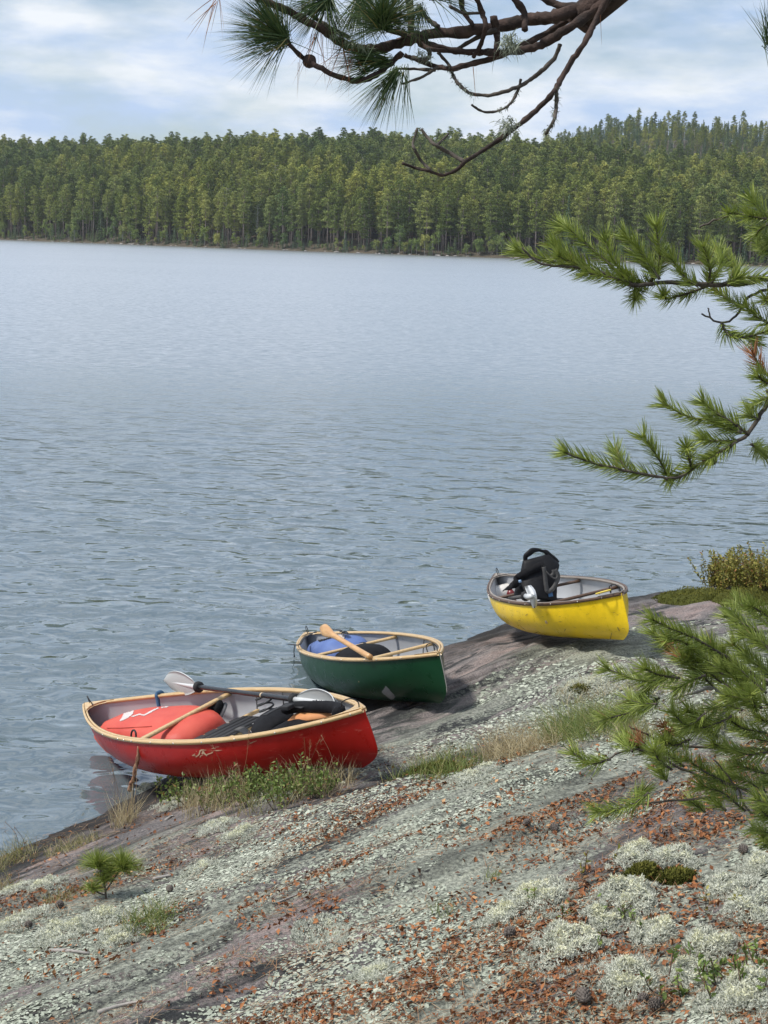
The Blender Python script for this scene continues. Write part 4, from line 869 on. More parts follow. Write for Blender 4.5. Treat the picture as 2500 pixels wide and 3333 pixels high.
for k, z in enumerate(zs_):
    w = outline_w(z) or outline_w(z + .01) or outline_w(z - .01) or (-.2, .2); cy, hw = (w[0] + w[1]) / 2, (w[1] - w[0]) / 2; f_ = k / 21; dp = .15 * (1 - .80 * max(0, (f_ - .45) / .55) ** 1.3); a_ = np.arange(28) / 28 * 6.283
    cre = 1 + .05 * (vnoise(np.cos(a_) * 2.3 + 4, np.sin(a_) * 2.3 + z * 9, 61) - .5) * 2
    rows_.append(np.stack([XP + np.sign(np.sin(a_)) * np.abs(np.sin(a_)) ** .75 * dp * cre, cy + np.sign(np.cos(a_)) * np.abs(np.cos(a_)) ** .75 * hw, np.full(28, z) + .012 * (cre - 1) * 10 * f_], -1))
V = np.concatenate(rows_); i_ = np.arange(21)[:, None] * 28; j_ = np.arange(28)[None]; j2_ = (j_ + 1) % 28; Q = np.stack([i_ + j_, i_ + j2_, i_ + 28 + j2_, i_ + 28 + j_], -1).reshape(-1, 4)
obj('body', mesh('body', V, [Q, np.array([list(range(28))[::-1], [21 * 28 + q for q in range(28)]])], True), M_BLACKM, e, True); bv = bvh_of((V, [Q]))
def pk(p, x=XP): return yellow.loc(zy2(p), x=x)
# rolled top bent into a grab handle, tapered shoulders on either side
roll = [pk(p) for p in [(735, 400), (735, 275), (810, 205), (885, 150), (960, 135), (1040, 140), (1110, 160), (1170, 175), (1260, 260), (1370, 360), (1420, 420)]]
rp = smooth_path(roll, 4); rr_ = np.interp(np.linspace(0, 1, len(rp)), [0, .12, .25, .36, .5, .62, .72, .9, 1], [.016, .022, .026, .020, .012, .013, .020, .026, .022])
d = tube(rp, rr_, 10, True, .10); d[0][:, 0] = XP + (d[0][:, 0] - XP) * .62; obj('roll_top', mesh('roll_top', d[0], d[1], True), M_BLACKM, e, True)
pp = [q for q in (on(yellow, bv, zy2(p), .022) for p in [(600, 780), (700, 690), (850, 590), (980, 530), (1060, 500), (1100, 510)]) if q is not None]
if len(pp) > 3: obj('shoulder_strap', mesh('shoulder_strap', *strap([pk((300, 985), XP - .05), pk((420, 920), XP + .05), pk((530, 850), XP + .12)] + pp, .062, (1, .2, .3), .008)[:2], smooth=True), M_BLACKF, e, True)
pp = [pk(p, XP + .17) for p in [(1130, 500), (1150, 640), (1165, 800), (1185, 950), (1200, 1020), (1240, 1025), (1310, 980), (1370, 900), (1425, 780), (1435, 690), (1400, 600), (1370, 560)]]
obj('strap', mesh('strap', *strap(pp, .034, (1, 0, 0.1), .004)[:2]), M_GREYF, e, True)
obj('strap', mesh('strap', *strap([pk(p, XP + .175) for p in [(1180, 600), (1260, 680), (1340, 740), (1400, 745), (1430, 700)]], .012, (1, 0, 0.1), .003)[:2]), M_GREYF, e, True)
obj('strap', mesh('strap', *strap([pk(p, XP + .17) for p in [(1330, 560), (1340, 620), (1320, 660), (1285, 690)]], .026, (1, 0, .1), .003)[:2]), M_GREYF, e, True)
M_TAG = simple('pale blue tag', (.25, .38, .55), (.33, .46, .62), .6)
obj('tag', mesh('tag', *box(pk((1275, 1095), XP + .165), (.003, .035, .035), None, 0)[:2]), simple('blue tag', (.04, .12, .25), (.06, .16, .32), .6), e, True)
obj('tag', mesh('tag', *box(pk((615, 810), XP + .16), (.003, .022, .022), None, 0)[:2]), M_TAG, e, True)
# white jug and a red bottle beside it
c0 = yellow.loc(zy2((270, 1075)), z=.20); M_JUG = simple('white plastic', (.66, .63, .58), (.74, .71, .66), .45)
e = thing('water_jug', 'white plastic jug lying behind the dry pack in the yellow canoe', 'jug', yellow.mat)
obj('body', mesh('body', *tube([c0 + np.array([.02, -.13, .0]), c0 + np.array([.02, -.125, 0]), c0 + np.array([.01, -.06, 0]), c0 + np.array([0, .04, 0]), c0 + np.array([0, .075, 0])], [.05, .075, .085, .085, .06], 16)[:2], smooth=True), M_JUG, e, True)
obj('cap', mesh('cap', *tube([c0 + np.array([0, .075, 0]), c0 + np.array([0, .11, 0])], .03, 12)[:2], smooth=True), M_JUG, e, True)
c0 = yellow.loc(zy2((425, 1110)), z=.20); e = thing('bottle', 'dark red bottle next to the white jug in the yellow canoe', 'bottle', yellow.mat)
obj('body', mesh('body', *tube([c0 + np.array([0, 0, -.13]), c0 + np.array([0, 0, .02]), c0 + np.array([0, 0, .05])], [.036, .036, .018], 14)[:2], smooth=True), simple('dark red plastic', (.13, .012, .014), (.17, .02, .02), .35), e, True)
obj('cap', mesh('cap', *tube([c0 + np.array([0, 0, .05]), c0 + np.array([0, 0, .08])], .02, 12)[:2], smooth=True), M_CORD, e, True)
# second double paddle: only the near white blade, hub and a stretch of grey shaft show
hb = yellow.loc(zy2((745, 1130)), z=.365); fa = yellow.loc(zy2((500, 1165)), z=.30); axy = unit((hb - fa)[None])[0]
e = thing('kayak_paddle', 'white-bladed paddle resting over the near gunwale of the yellow canoe', 'paddle', yellow.mat)
obj('shaft', mesh('shaft', *tube([hb - axy * 1.05, hb], .0155, 12)[:2], smooth=True), M_GREYF, e, True)
obj('drip_ring', mesh('drip_ring', *tube([hb - axy * .03, hb - axy * .026, hb - axy * .01, hb - axy * .002], [.02, .038, .038, .02], 14)[:2], smooth=True), M_CORD, e, True)
t0 = yellow.loc(zy2((770, 895)), z=None, y=float(hb[1] - .02)); t1 = yellow.loc(zy2((910, 1390)), z=None, y=float(hb[1] - .05))
nA = 17; ctr = []; 
lf = [(715, 920), (735, 985), (760, 1045), (785, 1100), (800, 1150), (815, 1190), (832, 1240), (850, 1290), (868, 1340), (895, 1385)]
rg = [(830, 895), (885, 950), (925, 1010), (945, 1070), (958, 1120), (966, 1170), (970, 1220), (972, 1270), (965, 1330), (930, 1388)]
pe = lambda p, bulge: yellow.loc(zy2(p), y=float(hb[1] - .035 - bulge))
Vt = []
for k, (a_, b_2) in enumerate(zip(lf, rg)):
    for v in np.linspace(0, 1, 7): pq = (a_[0] + (b_2[0] - a_[0]) * v, a_[1] + (b_2[1] - a_[1]) * v); Vt.append(pe(pq, .035 * math.sin(math.pi * v) + .02 * math.sin(math.pi * k / 9)))
Vt = np.array(Vt); off_ = np.array([0, .006, 0]); G = grid_faces(10, 7); n9 = len(Vt); rim = list(range(7)) + [i * 7 + 6 for i in range(1, 10)] + [63 + k for k in range(5, -1, -1)] + [i * 7 for i in range(8, 0, -1)]
bo = obj('blade', mesh('blade', np.concatenate([Vt, Vt + off_]), [np.concatenate([G, G[:, ::-1] + n9, np.array([[rim[i], rim[(i + 1) % len(rim)], n9 + rim[(i + 1) % len(rim)], n9 + rim[i]] for i in range(len(rim))])])], True), M_BLADE, e, True)
obj('rib', mesh('rib', *tube([hb, pe((800, 1150), .03), pe((860, 1130), .07), pe((930, 1110), .045)], [.02, .02, .016, .006], 10)[:2], smooth=True), M_BLADE, bo, True)
P = yellow.loc(zy((1260, 578)), z=.385); M_YCORD = simple('yellow cord', (.62, .46, .06), (.7, .54, .1), .7)
tag(obj('cord_loop', mesh('cord_loop', *tube(smooth_path([P + np.array(v) for v in [(-.05, -.02, 0), (0, -.03, .012), (.05, .0, .02), (.05, .03, .02), (0, .03, .012), (-.05, -.015, .005), (-.08, -.035, 0)]], 4), .006, 6)[:2], smooth=True), M_YCORD, matrix=yellow.mat), 'short yellow cord tied to the stern deck of the yellow canoe', 'rope')
# scuffs low on the yellow hull
M_YSC = simple('dark scuff', (.30, .19, .03), (.36, .24, .04), .6, 20)
yellow.mark('scuff', [[zy(p) for p in pg] for pg in [[(865, 950), (872, 925), (885, 922), (872, 948)], [(1385, 910), (1395, 905), (1412, 945), (1405, 950)], [(415, 838), (440, 836), (440, 842), (416, 844)], [(550, 970), (610, 950), (612, 956), (556, 976)], [(1310, 1040), (1330, 960), (1336, 962), (1318, 1045)], [(485, 790), (510, 775), (512, 780), (490, 796)], [(1480, 1010), (1496, 960), (1500, 1000), (1488, 1030)]]], yellow.bvh, M_YSC, yellow.root, grid=1.0)

# ------------------------------------------------------------------ overhanging red pine and the young jack pine at the right
M_BARK = simple('flaky pine bark', (.030, .024, .021), (.095, .062, .050), 0.9, 22, 0.9, 0.012, (1, 1, 1), 0.2, 40)
M_TWIG = simple('grey twig bark', (.042, .035, .029), (.11, .09, .07), 0.9, 40, 0.6, 0.004)
M_DEADW = simple('weathered bare twig', (.26, .24, .215), (.38, .35, .32), 0.9, 40, 0.5, 0.004)
M_NEEDLE_R = leafy('red pine needles', [(0.0, (.028, .060, .020)), (0.6, (.060, .105, .030)), (0.93, (.11, .15, .045)), (1.0, (.36, .26, .09))], 0.45, 0.4, 0.12)
M_NEEDLE_J = leafy('jack pine needles', [(0.0, (.105, .145, .024)), (0.5, (.215, .275, .048)), (0.94, (.37, .42, .10)), (1.0, (.38, .26, .10))], 0.45, 0.4, 0.15)
M_NEEDLE_D = leafy('rusty dead needles', [(0.0, (.22, .085, .035)), (1.0, (.38, .17, .07))], 0.6, 0.3, 0.1)
M_BEARD = leafy('beard lichen', [(0.0, (.15, .17, .12)), (1.0, (.34, .37, .28))], 0.9, 0.1)
zb = lambda p: (600 + p[0] / 1.1441, p[1] / 1.1441)
GNDT = np.array([2.35, 3.3]); gzT = float(ground_z(*[np.array([v]) for v in GNDT])[0])
pine = thing('red_pine', 'red pine whose gnarled dark limb with long needle tufts hangs across the top', 'tree', Matrix.Translation((GNDT[0], GNDT[1], gzT)))
trunk_path = [(2.35, 3.3, gzT - .15), (2.36, 3.32, gzT + .5), (2.33, 3.35, 5.2), (2.30, 3.4, 8.5), (2.32, 3.42, 13.0)]
d = tube(smooth_path(trunk_path, 6), np.interp(np.linspace(0, 1, 25), [0, .05, .3, .6, 1], [.25, .17, .145, .11, .03]), 18, True, .08); obj('trunk', mesh('trunk', d[0], d[1], True), M_BARK, pine)
# crown far above, mostly out of sight
Lc = []
for k in range(60):
    z_ = 8.5 + 5.2 * random.random(); a_ = random.random() * 6.28; r_ = 2.4 * (1 - (z_ - 8.5) / 6.5) * (.4 + .6 * random.random()); c_ = np.array([2.32 + r_ * math.cos(a_), 3.4 + r_ * math.sin(a_), z_]); D_ = rand_dirs(70); D_[:, 2] = np.abs(D_[:, 2]); Lc.append(blades(np.repeat(c_[None], 70, 0) + RNG.normal(size=(70, 3)) * .12, D_, .15, .004))
d = merge(Lc); obj('crown', mesh('crown', d[0], d[1], False, d[2]), M_NEEDLE_R, pine)
def branch_px(name, pts2, Z0, dz, r0, r1, mat, parent, zf=zb, ppm=None, knob=.22, n=9, k=5):
    """limb traced through pixels, with depth drifting along it"""
    P = np.array([at(zf(p), Z0 + dz * i / max(1, len(pts2) - 1) + .02 * math.sin(i * 2.3)) for i, p in enumerate(pts2)]); P = smooth_path(P, k); m = len(P)
    r = np.linspace(r0, r1, m) * (1 + knob * (RNG.random(m) - .5)); P = P + RNG.normal(size=P.shape) * (r * .10)[:, None]
    d = tube(P, r, n, True, .40); return obj(name, mesh(name, d[0], d[1], True), mat, parent), P
RP = 1.0 / 1.1441 / (F_PX / 4.1)                                  # one traced pixel in metres at the limb's distance
limb_end = [(1570, -10), (1640, -110), (1800, -330)]
up0 = at(zb((1575, -15)), 4.05); d = tube(smooth_path([up0 + (np.array([-.04, .02, -.05])), up0, np.array([1.35, 3.75, 4.75]), np.array([1.9, 3.5, 5.2]), np.array([2.33, 3.36, 5.45])], 5), np.linspace(.036, .065, 21), 12, True, .12)
main = obj('limb', mesh('limb', d[0], d[1], True), M_BARK, pine)
BR = [([(1590, -25), (1480, 30), (1380, 60), (1290, 70), (1200, 95), (1050, 115), (930, 125), (855, 138)], 4.05, .05, 24, 17), ([(1580, -10), (1500, 60), (1420, 110), (1340, 160), (1270, 185), (1180, 195), (1100, 195), (1010, 190), (930, 170), (880, 150)], 4.00, .12, 17, 9),
      ([(1480, 40), (1370, 110), (1280, 160), (1180, 205), (1080, 235), (1000, 255), (930, 245), (870, 225), (820, 205)], 4.12, -.05, 13, 7), ([(870, 132), (780, 165), (690, 185), (620, 175), (560, 140), (490, 95), (420, 60), (350, 25), (280, -5), (210, -40)], 4.08, -.14, 19, 10),
      ([(810, 195), (760, 240), (700, 285), (640, 300), (570, 285), (500, 250), (450, 220), (400, 175), (378, 150)], 4.06, -.10, 11, 7), ([(1575, -12), (1530, 80), (1490, 160), (1440, 230), (1400, 300), (1370, 350), (1310, 410), (1240, 470), (1180, 515), (1120, 555), (1050, 600), (1010, 635), (960, 652), (905, 635), (860, 625), (812, 608)], 3.98, -.20, 11, 4.5),
      ([(915, 634), (880, 595), (855, 550), (852, 530), (868, 478)], 3.80, .05, 5, 4), ([(1045, 602), (990, 572), (935, 540), (905, 510), (882, 480)], 3.83, .05, 7, 4.5), ([(940, 542), (985, 498)], 3.84, .02, 4.5, 3.5), ([(1385, 335), (1385, 400), (1375, 450), (1345, 500)], 3.9, -.02, 7, 5),
      ([(1400, 165), (1380, 215), (1340, 255), (1300, 290), (1250, 320), (1180, 345), (1120, 355), (1060, 345), (1020, 310), (1000, 275), (985, 245)], 4.02, .06, 7.5, 5.5), ([(1255, 295), (1240, 340), (1210, 390), (1160, 415), (1110, 415), (1070, 390)], 4.04, -.03, 5, 4),
      ([(945, 248), (890, 285), (815, 312)], 4.08, -.04, 6, 4), ([(935, 262), (870, 258), (790, 255)], 4.10, .03, 6, 4), ([(832, -30), (845, 60), (842, 125)], 4.05, .04, 13, 12), ([(1030, -20), (1040, 40), (1075, 95)], 4.05, .0, 9, 7), ([(990, 22), (1035, 48), (1110, 48)], 4.0, .05, 6, 5),
      ([(1085, -20), (1110, 50), (1122, 100), (1100, 175), (1075, 215)], 3.98, .10, 9, 7), ([(1215, -30), (1265, 50), (1268, 112)], 4.0, .02, 13, 11), ([(1000, 195), (1080, 145), (1160, 110)], 4.1, -.05, 7, 8), ([(848, 128), (880, 165), (930, 185), (990, 190)], 4.03, .06, 9, 7), ([(945, 195), (985, 240), (1000, 262)], 4.07, .03, 6, 5),
      ([(440, 30), (500, 75), (560, 115), (615, 140)], 4.02, .06, 7, 8), ([(910, 180), (912, 210), (890, 222), (850, 212)], 4.0, .03, 8, 6), ([(1290, -30), (1400, 20), (1500, 20)], 4.15, -.05, 12, 14), ([(870, 20), (905, 70), (945, 98)], 4.08, .02, 8, 9), ([(1150, 60), (1165, 140), (1160, 200)], 4.02, .03, 12, 10), ([(700, 60), (760, 110), (830, 130)], 4.0, .08, 9, 12)]
paths = []
for pts2, Z0, dz, a_, b_2 in BR:
    o, P = branch_px('twig' if a_ < 10 else 'branch', pts2, Z0, dz, a_ * RP * 1.1, b_2 * RP * 1.05, M_BARK if a_ > 8 else M_TWIG, main); paths.append(P)
P = at(zb((465, 228)), 4.0); d = blob(P, (.036, .034, .034), (2.2, 2.2), wr=.06); obj('knot', mesh('knot', d[0], d[1], True), M_BARK, main)
def tuft(c2, Z, dirs, n, ln, spread, name='needle_cluster', mat=M_NEEDLE_R, w=.0022, parent=pine, zf=zb, along=.05, droop=.10):
    """needle brush at the end of a twig: dirs are image-space directions (x right, y up) spread about"""
    c = at(zf(c2), Z); D = []; B_ = []
    for q in range(n):
        dx, dy, wz = dirs[int(RNG.integers(len(dirs)))]; v = _rt * dx + _up * dy + _fw * wz; v = v / np.linalg.norm(v); v = v + RNG.normal(size=3) * spread; v /= np.linalg.norm(v); D.append(v); B_.append(c + (_rt * dirs[0][0] + _up * dirs[0][1]) * along * RNG.random() * .6 + RNG.normal(size=3) * .006)
    D = np.array(D); d = blades(np.array(B_), D, ln * (.7 + .4 * RNG.random(n)), w, droop, 3)
    return obj(name, mesh(name, d[0], d[1], False, d[2]), mat, parent)
tuft((385, 155), 3.96, [(-.7, .7, .1), (-.9, .3, -.2), (-.45, .9, .2), (-1, .05, 0), (-.6, .8, -.5)], 620, .17, .30)
tuft((380, 158), 3.95, [(-.8, -.25, 0), (-.55, -.7, .1)], 60, .14, .22)
tuft((740, 108), 3.92, [(0, 1, -.3), (-.7, .6, 0), (.7, .6, -.1), (-.9, .1, .2), (.3, .9, .4), (.9, .2, 0), (0, .4, -1)], 700, .135, .30)
tuft((770, 225), 4.02, [(-1, 0, .1), (-.9, -.3, 0), (-.95, .2, -.2)], 230, .15, .17)
tuft((800, 250), 4.0, [(-.55, -.8, 0), (-.35, -.95, .1), (-.75, -.6, -.1)], 110, .155, .15)
tuft((822, 245), 4.0, [(-.1, -1, 0), (.0, -.8, .3)], 22, .14, .13)
tuft((545, -25), 4.0, [(-.5, -.8, 0), (-1, -.2, .2), (.3, -.9, 0), (-.8, -.5, -.2)], 300, .15, .28)
tuft((650, -20), 4.02, [(.2, -1, 0), (-.5, -.8, .2), (.6, -.7, 0)], 240, .13, .3)
tuft((925, -5), 4.03, [(.5, .7, 0), (-.3, .8, .2), (.9, .2, -.2), (.7, -.5, 0)], 120, .13, .28)
tuft((880, 10), 3.97, [(-.2, -1, 0), (.4, -.8, .2), (-.6, -.5, 0)], 80, .11, .3)
for c2, Z in (((505, 95), 4.0), ((590, 150), 4.02), ((130, -30), 3.95), ((640, 165), 4.0)): tuft(c2, Z, [(-.35, -.9, 0), (.1, -1, .1), (-.7, -.5, 0)], 12, .12, .2, 'dead_needles', M_NEEDLE_D)
for p in [(422, 200), (1085, 235), (1560, 30)]: tuft(p, 3.98, [(-.05, -1, 0), (.08, -1, 0)], 2, .10, .03, 'dead_needles', M_NEEDLE_D)
tuft((2170, 172), 3.9, [(.2, 1, 0), (.6, .6, .2), (.5, -.4, 0), (-.2, .7, 0)], 130, .12, .35)
# beard lichen on the twigs
def beard(P, n, size, parent, name='beard_lichen'):
    B_ = P[RNG.integers(len(P), size=n)] + RNG.normal(size=(n, 3)) * size * .35; D = rand_dirs(n); D[:, 2] -= .5; D = unit(D); d = blades(B_, D, size * (.4 + RNG.random(n)), .0025, .3, 2)
    return tag(obj(name, mesh(name, d[0], d[1], False, d[2]), M_BEARD, parent), kind='stuff')
beard(paths[9], 150, .012, main); beard(paths[10][-18:], 110, .012, main); beard(np.array([at(zb((1205, 465)), 3.86)]), 170, .028, main); beard(np.array([at(zb((1212, 160)), 4.0)]), 200, .035, main); beard(paths[11][5:15], 70, .009, main); beard(paths[7][-8:], 40, .008, main)
beard(np.array([at(zb((p)), 4.0) for p in [(640, 165), (660, 175), (690, 170), (620, 150), (880, 200), (900, 215), (560, 130)]]), 260, .018, main); beard(np.concatenate([paths[2], paths[1]]), 200, .010, main); beard(paths[0], 120, .010, main)

# jack pine
JT = np.array([1.30, 3.75]); gzJ = float(ground_z(np.array([JT[0]]), np.array([JT[1]]))[0])
jack = thing('jack_pine', 'young jack pine at the right edge, its needled branches reaching into view', 'tree', Matrix.Translation((JT[0], JT[1], gzJ)))
d = tube(smooth_path([(JT[0], JT[1], gzJ - .1), (JT[0] + .03, JT[1], gzJ + .8), (JT[0] - .02, JT[1] + .03, gzJ + 1.7), (JT[0] + .02, JT[1], gzJ + 2.9)], 5), np.linspace(.05, .012, 16), 10, True, .15); obj('trunk', mesh('trunk', d[0], d[1], True), M_BARK, jack)
z5 = lambda p: (1600 + p[0] / 1.8433, 600 + p[1] / 1.8433)
z6 = lambda p: (1700 + p[0] / 2.0109, 1650 + p[1] / 2.0109)
def stem(pts2, zf, Z0, dz, r0, r1, mat=M_TWIG, to_trunk=False, parent=jack):
    P = np.array([at(zf(p), Z0 + dz * i / max(1, len(pts2) - 1)) for i, p in enumerate(pts2)])
    if to_trunk:
        zt = P[0][2] - .12; P = np.vstack([[JT[0], JT[1], zt], (P[0] * .5 + np.array([JT[0], JT[1], zt]) * .5), P])
    P = smooth_path(P, 5); P = P + RNG.normal(size=P.shape) * .0012; d = tube(P, np.linspace(r0, r1, len(P)), 7, True, .2)
    return obj('branch', mesh('branch', d[0], d[1], True), mat, parent)
def shoot(pts2, zf, Z0, dz=None, parent=jack, ln=.038, dens=1.0, mat=M_NEEDLE_J, wood=M_TWIG, start=.0):
    """leafy shoot: a twig with needle pairs bristling forward all round"""
    dz = (RNG.random() - .5) * .16 if dz is None else dz
    P = smooth_path(np.array([at(zf(p), Z0 + dz * i / max(1, len(pts2) - 1)) for i, p in enumerate(pts2)]), 6); L = np.linalg.norm(np.diff(P, axis=0), axis=1).sum()
    d = tube(P, np.linspace(.0036, .0019, len(P)), 5); tw = obj('shoot', mesh('shoot', d[0], d[1], True), wood, parent)
    n = int(1700 * L * dens) + 50; t = start + (1 - start) * RNG.random(n) ** .9; n_tip = n // 7; t[:n_tip] = 1 - .05 * RNG.random(n_tip)
    s_ = t * (len(P) - 1); i = np.minimum(s_.astype(int), len(P) - 2); f = (s_ - i)[:, None]; B_ = P[i] * (1 - f) + P[i + 1] * f; T = unit(P[i + 1] - P[i])
    rd = rand_dirs(n); rd = unit(rd - T * (rd * T).sum(1)[:, None]); rd[:, 2] += .12; D = unit(T * (.62 + .5 * t[:, None] * RNG.random((n, 1))) + rd * .95)
    d = blades(B_, D, ln * (.72 + .42 * RNG.random(n)), .0025, 0.0, 3, None, np.clip(.12 + .55 * RNG.random(n) + .28 * t, 0, .93) * np.where(RNG.random(n) < .012, 1.6, 1).clip(0, 1.6), curl=T * .25)
    return obj('needle_cluster', mesh('needle_cluster', d[0], d[1], False, np.clip(d[2], 0, 1)), mat, tw)
st = stem([(1720, 570), (1500, 600), (1300, 600), (1150, 595), (1030, 590), (850, 605), (700, 545), (560, 500), (400, 490), (280, 465), (180, 375)], z5, 3.45, -.1, .0075, .002, M_TWIG, True)
for q in [[(850, 605), (650, 430), (480, 280), (425, 255)], [(870, 610), (740, 470), (680, 330)], [(960, 580), (1010, 450), (985, 245)], [(1010, 570), (900, 410), (800, 310)], [(850, 600), (870, 640), (860, 690)], [(1300, 600), (1310, 500), (1270, 370)], [(1320, 590), (1380, 470), (1360, 390)], [(1300, 610), (1190, 650), (1060, 685), (1030, 665)], [(1400, 600), (1500, 560), (1659, 560)],
          [(560, 500), (400, 470), (250, 440), (150, 395)], [(620, 520), (480, 440), (370, 360)], [(700, 545), (560, 500), (400, 430)], [(860, 600), (720, 560), (560, 530)], [(1000, 590), (900, 600), (800, 560)], [(1240, 610), (1160, 560), (1080, 440)], [(950, 600), (960, 520), (860, 420)], [(1420, 610), (1480, 540), (1440, 480)]]: shoot(q, z5, 3.38 + .1 * RNG.random(), parent=jack)
st = stem([(1720, 180), (1600, 185), (1480, 190), (1380, 200), (1250, 258)], z5, 3.5, .0, .005, .0025, M_TWIG, True)
for q in [[(1659, 200), (1600, 140), (1560, 85)], [(1700, 210), (1600, 200), (1540, 190)], [(1659, 240), (1610, 270), (1590, 300)], [(1700, 420), (1640, 390), (1600, 350)], [(1700, 330), (1660, 340)]]: shoot(q, z5, 3.42, parent=jack)
shoot([(1500, 190), (1450, 170), (1420, 180)], z5, 3.5, dens=.35)
st = stem([(1720, 600), (1659, 630), (1540, 680), (1480, 770), (1380, 830), (1260, 775)], z5, 3.45, .0, .005, .002, M_TWIG, True); stem([(1310, 800), (1295, 735)], z5, 3.45, 0, .002, .0015)
for q in [[(1500, 740), (1440, 700), (1330, 630)], [(1380, 830), (1420, 900), (1510, 920), (1659, 880)], [(1560, 910), (1590, 960)], [(1700, 850), (1600, 800), (1530, 740)], [(1700, 720), (1640, 690)]]: shoot(q, z5, 3.43, parent=jack)
st = stem([(1720, 1230), (1659, 1310), (1600, 1400), (1550, 1490), (1480, 1540), (1300, 1650), (1200, 1710), (1100, 1760), (980, 1750), (820, 1720), (640, 1680), (450, 1610)], z5, 3.40, -.1, .0062, .002, M_TWIG, True)
for q in [[(1550, 1500), (1400, 1420), (1200, 1400), (1030, 1315)], [(1480, 1450), (1350, 1370), (1270, 1310)], [(1500, 1490), (1400, 1460), (1330, 1420)], [(1070, 1760), (1000, 1640), (910, 1515)], [(820, 1720), (770, 1650), (740, 1590)], [(1000, 1755), (820, 1720), (640, 1680), (440, 1605)], [(1050, 1760), (1060, 1775), (1065, 1740)], [(1200, 1710), (1180, 1620), (1170, 1580)], [(1300, 1650), (1200, 1710), (1090, 1760)], [(1560, 1560), (1640, 1620)], [(1480, 1540), (1340, 1540), (1270, 1530)], [(1480, 1540), (1380, 1600), (1300, 1650)], [(1700, 1270), (1620, 1290), (1560, 1330)], [(1720, 1200), (1650, 1190), (1590, 1140)], [(1600, 1410), (1540, 1380)]]: shoot(q, z5, 3.32 + .05 * RNG.random(), parent=jack)
shoot([(1660, 1150), (1610, 1090), (1570, 1020)], z5, 3.35, mat=M_NEEDLE_D, dens=.4)
P = at(z5((1305, 1652)), 3.34); d = blob(P, (.034, .026, .026), (2.2, 2.2), wr=.05); obj('cone', mesh('cone', d[0], d[1], True), M_BARK, jack)
# lower mass
st = stem([(1720, 1100), (1609, 1160), (1440, 1040), (1300, 960), (1130, 870)], z6, 3.7, -.1, .007, .003, M_TWIG, True)
stem([(1720, 1150), (1500, 1200), (1380, 1270), (1320, 1340), (1270, 1400)], z6, 3.7, -.1, .007, .003, M_DEADW, True); stem([(1380, 1270), (1300, 1220), (1240, 1185), (1100, 1220), (970, 1255)], z6, 3.66, .0, .0055, .003, M_DEADW); stem([(1320, 1380), (1330, 1440), (1345, 1460)], z6, 3.63, 0, .003, .002, M_DEADW)
stem([(1720, 1880), (1609, 1900), (1400, 1830), (1100, 1740), (850, 1610), (690, 1590), (560, 1650)], z6, 3.75, -.1, .006, .002, M_TWIG, True); stem([(1720, 1560), (1609, 1580), (1300, 1580), (960, 1560), (820, 1490), (700, 1440)], z6, 3.8, -.1, .006, .002, M_TWIG, True)
stem([(1720, 1980), (1500, 2000), (1400, 1830), (1250, 1650)], z6, 3.7, 0, .005, .002, M_TWIG, True); stem([(1250, 1900), (900, 1930), (700, 1960)], z6, 3.72, 0, .003, .002)
LOW = [[(1300, 960), (1130, 860), (980, 800), (845, 735)], [(1120, 1000), (960, 930), (855, 825)], [(1010, 1100), (800, 1140), (550, 1060)], [(960, 1110), (840, 1170), (780, 1240)], [(900, 1250), (760, 1330), (540, 1390)], [(1400, 1100), (1300, 1000), (1230, 890)], [(1500, 1200), (1420, 1080), (1290, 1020)], [(1609, 900), (1480, 820), (1340, 715)], [(1650, 740), (1570, 690), (1500, 650)], [(1640, 1100), (1500, 1000), (1380, 900)],
       [(1250, 1170), (1120, 1060), (1040, 1000)], [(1200, 1350), (1080, 1430), (980, 1340)], [(1300, 1400), (1150, 1470), (1000, 1470)], [(960, 1650), (800, 1600), (680, 1510)], [(720, 1600), (660, 1540)], [(580, 1650), (440, 1680), (335, 1610)], [(980, 1720), (900, 1660), (860, 1590)], [(950, 1800), (905, 1730)], [(830, 1870), (700, 1960), (490, 1995)], [(720, 1950), (790, 1860)], [(1320, 1800), (1190, 1730), (1075, 1650)], [(1460, 1990), (1310, 1870), (1170, 1830)],
       [(1200, 2000), (1110, 1930)], [(1650, 1600), (1480, 1620), (1350, 1580)], [(1650, 1760), (1500, 1720), (1410, 1690)], [(1650, 1970), (1530, 1910)], [(1660, 2150), (1510, 2110)], [(1660, 2060), (1560, 1990)], [(1600, 1480), (1450, 1450), (1350, 1390)], [(1340, 1610), (1250, 1540)], [(1060, 1700), (930, 1600)], [(1480, 1300), (1440, 1190)], [(1200, 1100), (1100, 1140), (1000, 1200)], [(1300, 1150), (1200, 1060), (1090, 980)], [(1430, 1040), (1330, 1010), (1200, 920)], [(1660, 980), (1560, 880), (1450, 840)],
       [(1600, 1220), (1500, 1130), (1400, 1040)], [(1660, 1320), (1540, 1260), (1430, 1240)], [(1550, 820), (1440, 760), (1380, 690)], [(1150, 940), (1040, 880), (950, 860)], [(1400, 1240), (1290, 1120), (1180, 1040)], [(1660, 1420), (1560, 1390)], [(1400, 1850), (1300, 1780)], [(1600, 1870), (1480, 1800), (1400, 1770)], [(1100, 1520), (1000, 1560), (930, 1530)], [(1240, 1440), (1180, 1400), (1080, 1330)], [(1030, 1120), (900, 1100), (800, 1060)], [(880, 1290), (780, 1290), (700, 1260)], [(1440, 1330), (1330, 1300), (1250, 1320)], [(1640, 2230), (1580, 2170)]]
LOW = LOW + [[(p[0] + ox, p[1] + oy) for p in q] for q, ox, oy in zip(LOW, RNG.normal(size=len(LOW)) * 55 + 40, RNG.normal(size=len(LOW)) * 50) if q[-1][0] + ox > 1050][::2]
